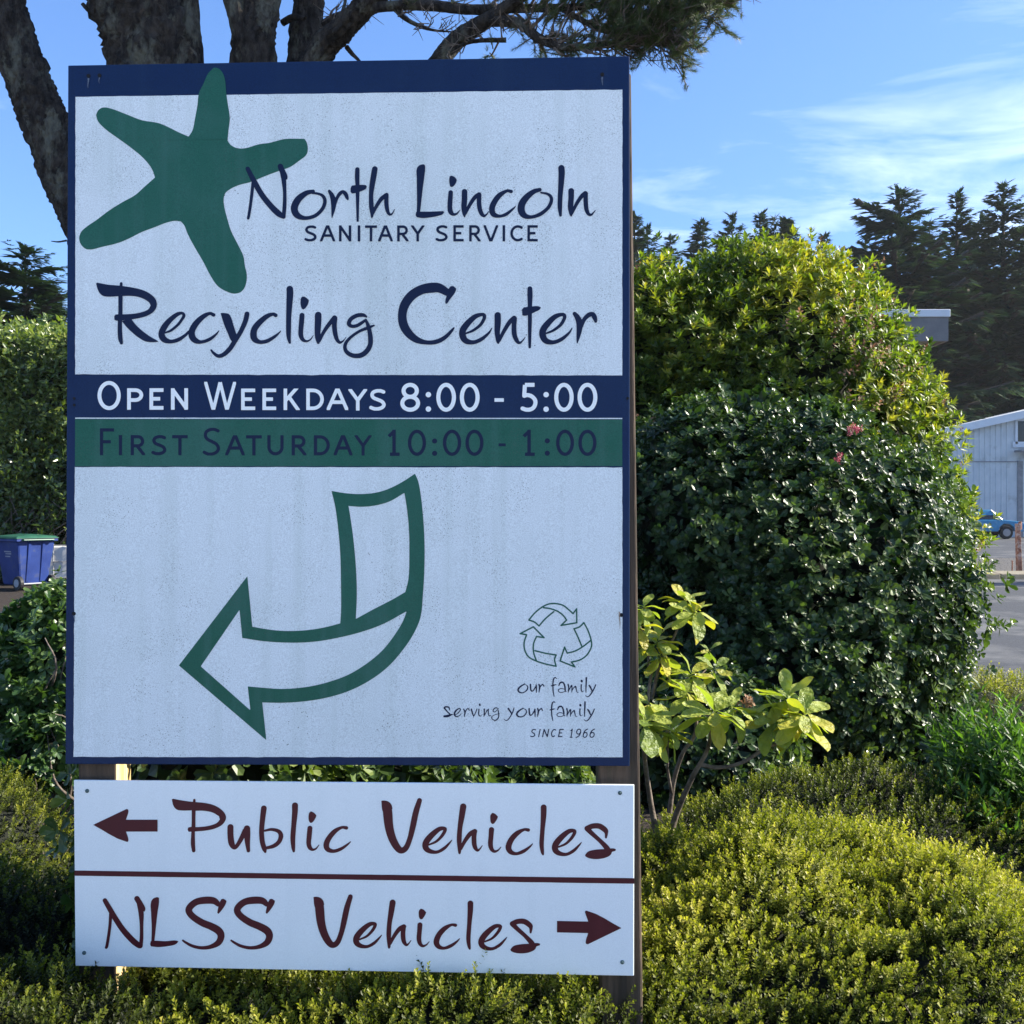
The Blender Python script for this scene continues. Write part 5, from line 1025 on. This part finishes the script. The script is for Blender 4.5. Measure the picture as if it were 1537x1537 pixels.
st = [stem([(1003, 1262, 3.2), (1018, 1215, 3.2), (1040, 1165, 3.15), (1062, 1125, 3.1), (1070, 1078, 3.06)], .011, .005), stem([(1052, 1148, 3.13), (1080, 1152, 3.12), (1115, 1144, 3.1), (1150, 1122, 3.1), (1178, 1112, 3.1), (1200, 1085, 3.06)], .007, .004),
    stem([(1005, 1220, 3.25), (1012, 1170, 3.25), (1025, 1130, 3.2), (1042, 1105, 3.2), (1045, 1070, 3.2), (1035, 1030, 3.2)], .008, .004), stem([(985, 1250, 3.2), (976, 1200, 3.2), (968, 1140, 3.1), (965, 1092, 3.02)], .010, .005),
    stem([(1008, 1190, 3.25), (1002, 1150, 3.2), (1003, 1103, 3.06)], .005, .003), stem([(968, 1140, 3.12), (972, 1060, 3.15), (978, 1010, 3.2), (988, 990, 3.2)], .007, .003), stem([(978, 1050, 3.2), (990, 1000, 3.22), (1012, 955, 3.22), (1028, 912, 3.22)], .006, .003),
    stem([(973, 1010, 3.2), (972, 970, 3.2), (958, 935, 3.18)], .004, .003), stem([(1000, 1100, 3.2), (1025, 1075, 3.2), (1045, 1055, 3.2)], .005, .003), stem([(1042, 1105, 3.2), (1085, 1085, 3.2), (1122, 1052, 3.2)], .004, .002), stem([(1035, 1030, 3.2), (1060, 1005, 3.3)], .003, .002)]
for s_ in st:
    V, Q = tube(s_, seg=8, sub=5, ridge=.06, seed=3); put('stem', mesh_tri('stem', V, Q, M_twig, smooth=True), rho)
c = at(1124, 1050, 3.2); V, T, A = scatter(WH_BRN, np.array([c]*5)+rng.normal(size=(5, 3))*.006, basis(rng.normal(size=(5, 3))+[0, 0, 1]), np.full(5, 1.0), rng.uniform(.4, 1, 5)); put('spent_flower', mesh_tri('spent_flower', V, T, M_brn, A), rho)

# ------------------------------------------------------------ narrow leaved shrub at the right edge
t = thing('narrow_leaf_shrub', 'sprawling shrub with long narrow leaves at the right edge above the heather', 'shrub', (2.05, 4.1, 0))
NL = []
for k in range(6):
    Vs, Ts, As, b0 = [], [], [], 0; H_ = .22
    for i in range(15):
        f = i/15; v, tr = leaf(.085*random.uniform(.8, 1.15)*(1-.4*f), .015, .55+.5*f+random.uniform(-.2, .2), i*2.4, fold=.1, curl=.15, mid=.45, z0=H_*(f-.6)); v[:, 0] += .01*math.sin(i); Vs.append(v); Ts.append(tr+b0); As.append(np.full(5, random.uniform(-.15, .15)+.3*(f-.5))); b0 += 5
    NL.append((np.concatenate(Vs), np.concatenate(Ts), np.concatenate(As)))
bn = [(bc(1510, 1165, 4.2), (.22, .3, .22), 51), (bc(1480, 1260, 4.0), (.22, .3, .2), 52), (bc(1545, 1250, 4.0), (.3, .3, .3), 53)]
(V, T, A), P, N = foliage(bn, NL, 1100, 1.0, lambda P, N: .45+.25*(P[:, 0] > 2.0)*(P[:, 2] > .35)+.15*hn(P, 6, 2)+rng.normal(size=len(P))*.12, shell=(.35, 1.1), lift=.9, jit=.5)  # sun on the upper right leaves is put into a lighter tint
put('foliage', mesh_tri('foliage', V, T, M_nar, A), t, kind='stuff')
tw = [np.array([[2.05+rng.uniform(-.2, .3), 4.1+rng.uniform(-.2, .2), 0, .012], [*(P[i]*.6+np.array([2.05, 4.1, 0])*.4), .006], [*P[i], .003]]) for i in rng.integers(0, len(P), 60)]
V, Q = tubes(tw, seg=5, sub=3); put('stems', mesh_tri('stems', V, Q, M_twig, smooth=True), t, kind='stuff')

# ------------------------------------------------------------ heather mounds
SP = [sprig(20, .036, .0095, .0048) for _ in range(6)]+[sprig(28, .060, .0095, .0044) for _ in range(1)]
SPF = [sprig(12, .075, .020, .008) for _ in range(4)]
def mound(label, cx, cy, a, b_, H, n, tint0, temps=SP, pwr=1.25, seed=0, rough=.075, name='heather_mound', size=1.0, zmax=9, ybias=0.3):
    t = thing(name, label, 'shrub', (cx, cy, 0), 'mounds of heather round the sign')
    def hgt(x, y):
        r2 = ((x-cx)/a)**2+((y-cy)/b_)**2; base = H*np.clip(1-r2**pwr, 0, 1)**.5
        g = np.random.default_rng(seed); l = np.zeros_like(x)
        for k in range(12): kx_, ky_ = g.normal(size=2)*(5+2.2*k); l += np.sin(kx_*x+ky_*y+g.uniform(0, 6.28))/(1+k*.25)
        return base*(1+rough*l*.6)
    r_ = np.sqrt(rng.uniform(size=n))*.999; th = rng.uniform(0, 2*PI, n); x = cx+a*r_*np.cos(th); y = cy+b_*r_*np.sin(th)
    # even cover on the steep flank: resample by slope
    e = .01; gx_ = (hgt(x+e, y)-hgt(x-e, y))/(2*e); gy_ = (hgt(x, y+e)-hgt(x, y-e))/(2*e); sl_ = np.sqrt(1+np.minimum(gx_**2+gy_**2, 12)); rep = (rng.uniform(size=n)*1.0 < sl_/3.6)
    rep &= (rng.uniform(size=n) > ybias) | (y < cy+.15*b_)
    x, y, gx_, gy_ = x[rep], y[rep], gx_[rep], gy_[rep]; z = hgt(x, y)
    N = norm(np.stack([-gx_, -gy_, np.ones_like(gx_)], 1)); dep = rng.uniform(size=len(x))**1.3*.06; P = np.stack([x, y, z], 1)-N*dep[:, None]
    k = (P[:, 2] > .02) & (P[:, 2] < zmax); P, N, dep = P[k], N[k], dep[k]
    U = norm(N*np.array([1, 1, .8])+[0.05, 0, .55]+rng.normal(size=N.shape)*.42)
    ti = tint0+.17*hn(P, 5, seed+5)+.12*hn(P, 30, seed+6)+rng.normal(size=len(P))*.10-dep*6.0  # deeper sprigs tinted darker, shade of the gaps put into the colour
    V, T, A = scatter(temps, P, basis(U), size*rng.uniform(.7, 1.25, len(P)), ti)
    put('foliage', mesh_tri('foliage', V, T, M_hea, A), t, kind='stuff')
    kk = rng.integers(0, len(P), 90); tws = [np.array([[*(P[i]-U[i]*.10), .0022], [*(P[i]+rng.normal(size=3)*.008), .0017], [*(P[i]+U[i]*rng.uniform(.02, .06)+rng.normal(size=3)*.012), .0008]]) for i in kk]
    V, Q = tubes(tws, seg=4, sub=2); put('bare_twigs', mesh_tri('bare_twigs', V, Q, M_twig), t, kind='stuff')
    q = np.linspace(0, 1, 26); th = np.linspace(0, 2*PI, 60, endpoint=False); Q_, Th = np.meshgrid(q, th, indexing='ij'); X = cx+a*Q_*np.cos(Th)*.985; Y = cy+b_*Q_*np.sin(Th)*.985
    Z = hgt(X, Y)-.05; i, j = np.meshgrid(np.arange(25), np.arange(60), indexing='ij'); aa = i*60+j; bb2 = i*60+(j+1) % 60
    put('dark_core', mesh_tri('dark_core', np.stack([X, Y, Z], -1).reshape(-1, 3), np.stack([aa, aa+60, bb2+60, bb2], -1).reshape(-1, 4), M_core, smooth=True), t)  # dark under-surface standing in for shade below the sprigs
    return t
mound('large sunlit mound of yellow green heather filling the lower right', .66, 2.75, .98, .68, .525, 34000, .66, pwr=1.45, rough=.12, seed=1, size=1.35)
mound('darker heather mound behind the large one, under the rounded shrub', 1.40, 4.0, .95, .55, .415, 15000, .40, seed=2, size=1.35)  # low tint paints this mound less lit than the front one
mound('low bright heather ground cover between the round shrub and the asphalt', 3.3, 6.7, 1.3, 1.1, .36, 9000, .66, temps=SPF, seed=3, ybias=0)
mound('heather in the shade of the sign along its lower edge', -.34, 2.30, .95, .42, .455, 21000, .54, pwr=2.0, seed=4, ybias=0, size=1.3)  # tint lowered, part of the shade here is in the leaf colour
mound('heather mound at the left edge with a sunlit crest beside the lower board', -1.50, 2.80, .75, .52, .48, 14000, .34, seed=5, size=1.35, ybias=.6)  # low tint puts shade into the leaf colour
mound('further left heather mound below the leafy shrub', -2.1, 3.75, .50, .45, .49, 6000, .38, seed=6, size=1.3)  # dim crest painted by a low leaf tint
mound('heather sloping out of the frame at the lower right corner', 1.75, 2.45, .8, .8, .28, 13000, .66, seed=8, size=1.35)
mound('shaded heather in the lower left corner', -1.24, 2.04, .76, .38, .545, 13000, .24, seed=9, size=1.3)  # shade of this corner is put into the leaf colour by the low tint

# ------------------------------------------------------------ shore pine behind the sign
M_bark = mat_noise('lichened_pine_bark', (0.008, 0.006, 0.005), (0.060, 0.050, 0.042), 20, 0.95, detail=10, bump=1.0, bscale=34, bdist=.06, stretch=(1, 1, .45), c3=(0.115, 0.115, 0.09), s3=7, t3=(.53, .64), lo=.38, hi=.66)
M_pine = mat_leaf('pine_needle', [(0, (0.025, 0.040, 0.020)), (.5, (0.065, 0.090, 0.035)), (.8, (0.12, 0.13, 0.05)), (1, (0.20, 0.14, 0.06))], rough=.5, transl=.2, spec=.3)
pine = thing('shore_pine', 'leaning many stemmed pine with furrowed bark rising behind the sign', 'tree', (-1.9, 6.9, 0))
YP = 6.5
def px_path(rows): return np.array([[*at(x, y, Y), r/F0*Y] for x, y, Y, r in rows])
trunks = [[(330, 1160, 6.9, 62), (300, 950, 6.8, 44), (265, 740, 6.7, 37), (200, 530, 6.6, 34), (131, 350, 6.5, 31), (95, 262, 6.5, 31), (66, 178, 6.5, 33), (36, 105, 6.5, 31), (0, 0, 6.5, 33), (-28, -110, 6.5, 30), (-70, -300, 6.4, 24), (-150, -520, 6.3, 12)],
    [(350, 1160, 6.9, 90), (320, 900, 6.9, 78), (285, 600, 6.8, 72), (255, 300, 6.7, 66), (232, 95, 6.6, 62), (203, 0, 6.6, 66), (175, -90, 6.6, 60), (130, -300, 6.6, 45), (90, -600, 6.5, 20)],
    [(345, 700, 6.8, 30), (300, 300, 6.7, 24), (282, 95, 6.62, 23), (281, 0, 6.6, 17), (284, -90, 6.6, 15), (300, -400, 6.5, 6)],
    [(380, 1160, 6.9, 70), (395, 700, 6.9, 56), (396, 300, 6.8, 46), (380, 92, 6.7, 33), (392, 0, 6.7, 28), (405, -100, 6.7, 28), (420, -420, 6.7, 12)],
    [(382, 110, 6.65, 20), (360, 40, 6.6, 14), (345, -20, 6.6, 13), (330, -120, 6.6, 9)],
    [(420, 1100, 7.0, 50), (440, 600, 7.0, 38), (448, 250, 7.0, 28), (455, 90, 7.0, 23), (464, 0, 7.0, 22), (470, -110, 7.0, 21), (500, -400, 7.0, 9)],
    [(430, 500, 6.8, 26), (446, 200, 6.7, 23), (478, 86, 6.6, 20), (516, 42, 6.5, 18), (562, -5, 6.4, 16), (620, -60, 6.3, 13), (760, -160, 6.2, 8)],
    [(520, 420, 6.7, 24), (600, 200, 6.5, 20), (664, 86, 6.3, 14), (703, 48, 6.2, 13), (742, 24, 6.1, 10), (790, -10, 6.0, 8), (860, -50, 5.9, 4)]]
for i, tr in enumerate(trunks):
    V, Q = tube(px_path(tr), seg=60 if i < 7 else 36, sub=20 if i in (0, 1, 3, 5, 6) else 12, ridge=.17, lump=.07, seed=20+i)
    put('trunk', mesh_tri('trunk', V, Q, M_bark, smooth=True), pine)
limb_rows = [[(486, 36, 6.6, 6), (512, 24, 6.5, 7), (560, 12, 6.4, 7), (610, 7, 6.3, 8), (650, 8, 6.3, 8), (709, 14, 6.2, 8), (780, 12, 6.1, 7), (851, 11, 6.0, 6), (905, 6, 5.95, 4), (960, -8, 5.9, 2)],
    [(735, 30, 6.1, 9), (780, 35, 6.05, 8), (808, 57, 6.0, 7), (851, 71, 5.95, 6), (908, 66, 5.9, 4.5), (960, 52, 5.9, 3), (1010, 40, 5.85, 2)], [(846, 15, 6.0, 4), (899, 43, 5.95, 4), (946, 56, 5.9, 3), (985, 56, 5.85, 2.5), (1014, 60, 5.8, 1.2)],
    [(900, 70, 5.9, 3.5), (935, 68, 5.9, 3), (970, 68, 5.9, 1.6), (990, 66, 5.9, 1)], [(590, 10, 6.35, 4), (606, 26, 6.3, 3.5), (628, 38, 6.3, 3), (650, 45, 6.25, 2), (680, 48, 6.2, 1)], [(905, 6, 5.95, 3), (960, 20, 5.9, 3), (1010, 30, 5.9, 2.4), (1040, 18, 5.85, 1.5), (1062, 10, 5.85, .8)],
    [(520, 70, 6.6, 4), (528, 80, 6.6, 3.5), (540, 92, 6.55, 2)], [(512, 24, 6.5, 3), (517, 8, 6.5, 2.5), (520, -12, 6.5, 2)], [(424, 34, 6.9, 5), (440, 26, 6.85, 5), (458, 28, 6.8, 3)], [(488, 40, 6.7, 7), (505, 26, 6.65, 7), (545, 20, 6.6, 6), (570, -10, 6.5, 4)],
    [(960, -8, 5.9, 3), (1010, -20, 5.85, 2.4), (1045, -10, 5.8, 1.8), (1078, 0, 5.8, .8)], [(800, -40, 5.95, 5), (880, -60, 5.9, 4), (960, -60, 5.85, 3), (1040, -50, 5.8, 1.5)], [(100, 361, 6.4, 1.5), (88, 363, 6.4, 1.2), (77, 362, 6.4, .6)], [(124, 6, 6.5, 3), (131, 14, 6.5, 3), (138, 20, 6.5, 3)], [(760, 60, 6.1, 4), (710, 62, 6.1, 3), (680, 75, 6.1, 2), (668, 86, 6.1, 1)]]
g = np.random.default_rng(5); subs, tuftP, tuftD, tuftU = [], [], [], []
M_limb = M_bark
for li, rows in enumerate(limb_rows):
    path = px_path(rows); V, Q = tube(path, seg=12, sub=8, ridge=.12, lump=.15, seed=60+li); put('limb', mesh_tri('limb', V, Q, M_limb, smooth=True), pine)
    C = catmull(path, 10)
    if li in (6, 7, 8, 12, 13): continue
    for k in range(len(C)):
        c = C[k, :3]; pxx = c[0]/c[1]*F0+C0; f = np.clip((pxx-640)/330, 0, 1)
        for q in range(2 if f > .45 else 1):
            if g.uniform() > .28+.6*f: continue
            ax = C[min(k+1, len(C)-1), :3]-C[max(k-1, 0), :3]; ax = ax/max(np.linalg.norm(ax), 1e-6)
            d = norm(ax*g.uniform(.3, 1.1)+g.normal(size=3)*np.array([.5, .6, .75])+np.array([.15, -.05, .28])); L = g.uniform(.08, .22)*(.6+.6*f)
            p1 = c+d*L*.5+g.normal(size=3)*.02; p2 = c+d*L+g.normal(size=3)*.03+np.array([0, 0, .03])
            r0 = max(min(C[k, 3]*.45, .010), .004); subs.append(np.array([[*c, r0], [*p1, r0*.7], [*p2, .002]]))
            dead = g.uniform() > .10+.6*f
            if not dead:
                for s in np.linspace(.5, 1, 4 if f > .5 else 3):
                    tuftP.append(c*(1-s)+p2*s+g.normal(size=3)*.014); tuftD.append(d+np.array([.1, 0, .45])+g.normal(size=3)*.4); tuftU.append(.45+.1*g.normal()+(.25 if (f < .55 and g.uniform() < .5) else 0))
                for s in (.5, .75, .9):      # side shoots
                    c2_ = c*(1-s)+p2*s; dd = norm(d+g.normal(size=3)*.8+[0, 0, .2]); e2 = c2_+dd*g.uniform(.06, .15); subs.append(np.array([[*c2_, .004], [*(c2_*.5+e2*.5), .003], [*e2, .0015]]))
                    for s2 in (.6, 1.0): tuftP.append(c2_*(1-s2)+e2*s2); tuftD.append(dd+np.array([0, 0, .3])+g.normal(size=3)*.3); tuftU.append(.5+.12*g.normal())
            else:
                for s in (.4, .6, .8): dd = norm(d+g.normal(size=3)*.9); c2_ = c*(1-s)+p2*s; subs.append(np.array([[*c2_, .003], [*(c2_+dd*.05), .0025], [*(c2_+dd*g.uniform(.07, .14)), .001]]))
V, Q = tubes(subs, seg=5, sub=3); put('twigs', mesh_tri('twigs', V, Q, M_twig, smooth=True), pine, kind='stuff')
def tuft(n, r):
    Vs, Ts, As = [], [], []
    for i in range(n):
        az = r.uniform(0, 6.28); e = r.uniform(.15, 1.35); l = r.uniform(.035, .058); d = np.array([math.cos(az)*math.cos(e), math.sin(az)*math.cos(e), math.sin(e)]); s = np.array([-math.sin(az), math.cos(az), 0])*.0014; z = r.uniform(-.03, .02)
        Vs.append(np.array([s+[0, 0, z], -s+[0, 0, z], d*l+[0, 0, z]])); Ts.append(np.array([[0, 1, 2]])+3*i); As.append(np.full(3, r.uniform(-.12, .12)))
    return np.concatenate(Vs), np.concatenate(Ts), np.concatenate(As)
TF = [tuft(42, random) for _ in range(5)]
tuftP = np.array(tuftP); V, T, A = scatter(TF, tuftP, basis(np.array(tuftD)), g.uniform(.7, 1.05, len(tuftP)), np.array(tuftU)); put('needles', mesh_tri('needles', V, T, M_pine, A), pine, kind='stuff')
# the crown above the frame
cp = []
for c, r, n in (((-1.6, 6.4, 7.4), (2.0, 1.4, .7), 1000), ((1.5, 6.6, 6.75), (1.5, 1.1, .75), 1500), ((-3.6, 6.4, 6.5), (1.0, 1.0, .5), 400)):
    D_ = norm(g.normal(size=(n, 3)))*g.uniform(.3, 1, (n, 1)); cp.append(np.array(c)+D_*np.array(r))
cp = np.concatenate(cp); V, T, A = scatter(TF, cp, basis(g.normal(size=cp.shape)+[0, 0, 1]), g.uniform(1.8, 3.0, len(cp)), g.uniform(.2, .7, len(cp))); put('crown', mesh_tri('crown', V, T, M_pine, A), pine, kind='stuff')

# ------------------------------------------------------------ thin morning air over the whole place
mh = bpy.data.materials.new('thin_haze'); mh.use_nodes = True
hn_, hl_ = mh.node_tree.nodes, mh.node_tree.links
hn_.remove(hn_['Principled BSDF']); pv = hn_.new('ShaderNodeVolumePrincipled'); pv.inputs['Density'].default_value = 0.00022; pv.inputs['Color'].default_value = (.92, .96, 1.0, 1); pv.inputs['Anisotropy'].default_value = 0.3
hl_.new(pv.outputs[0], hn_['Material Output'].inputs['Volume'])
b = B(); b.box(-305, -125, -1.3, 305, 425, 33); tag(b.build('haze', mh), kind='stuff')
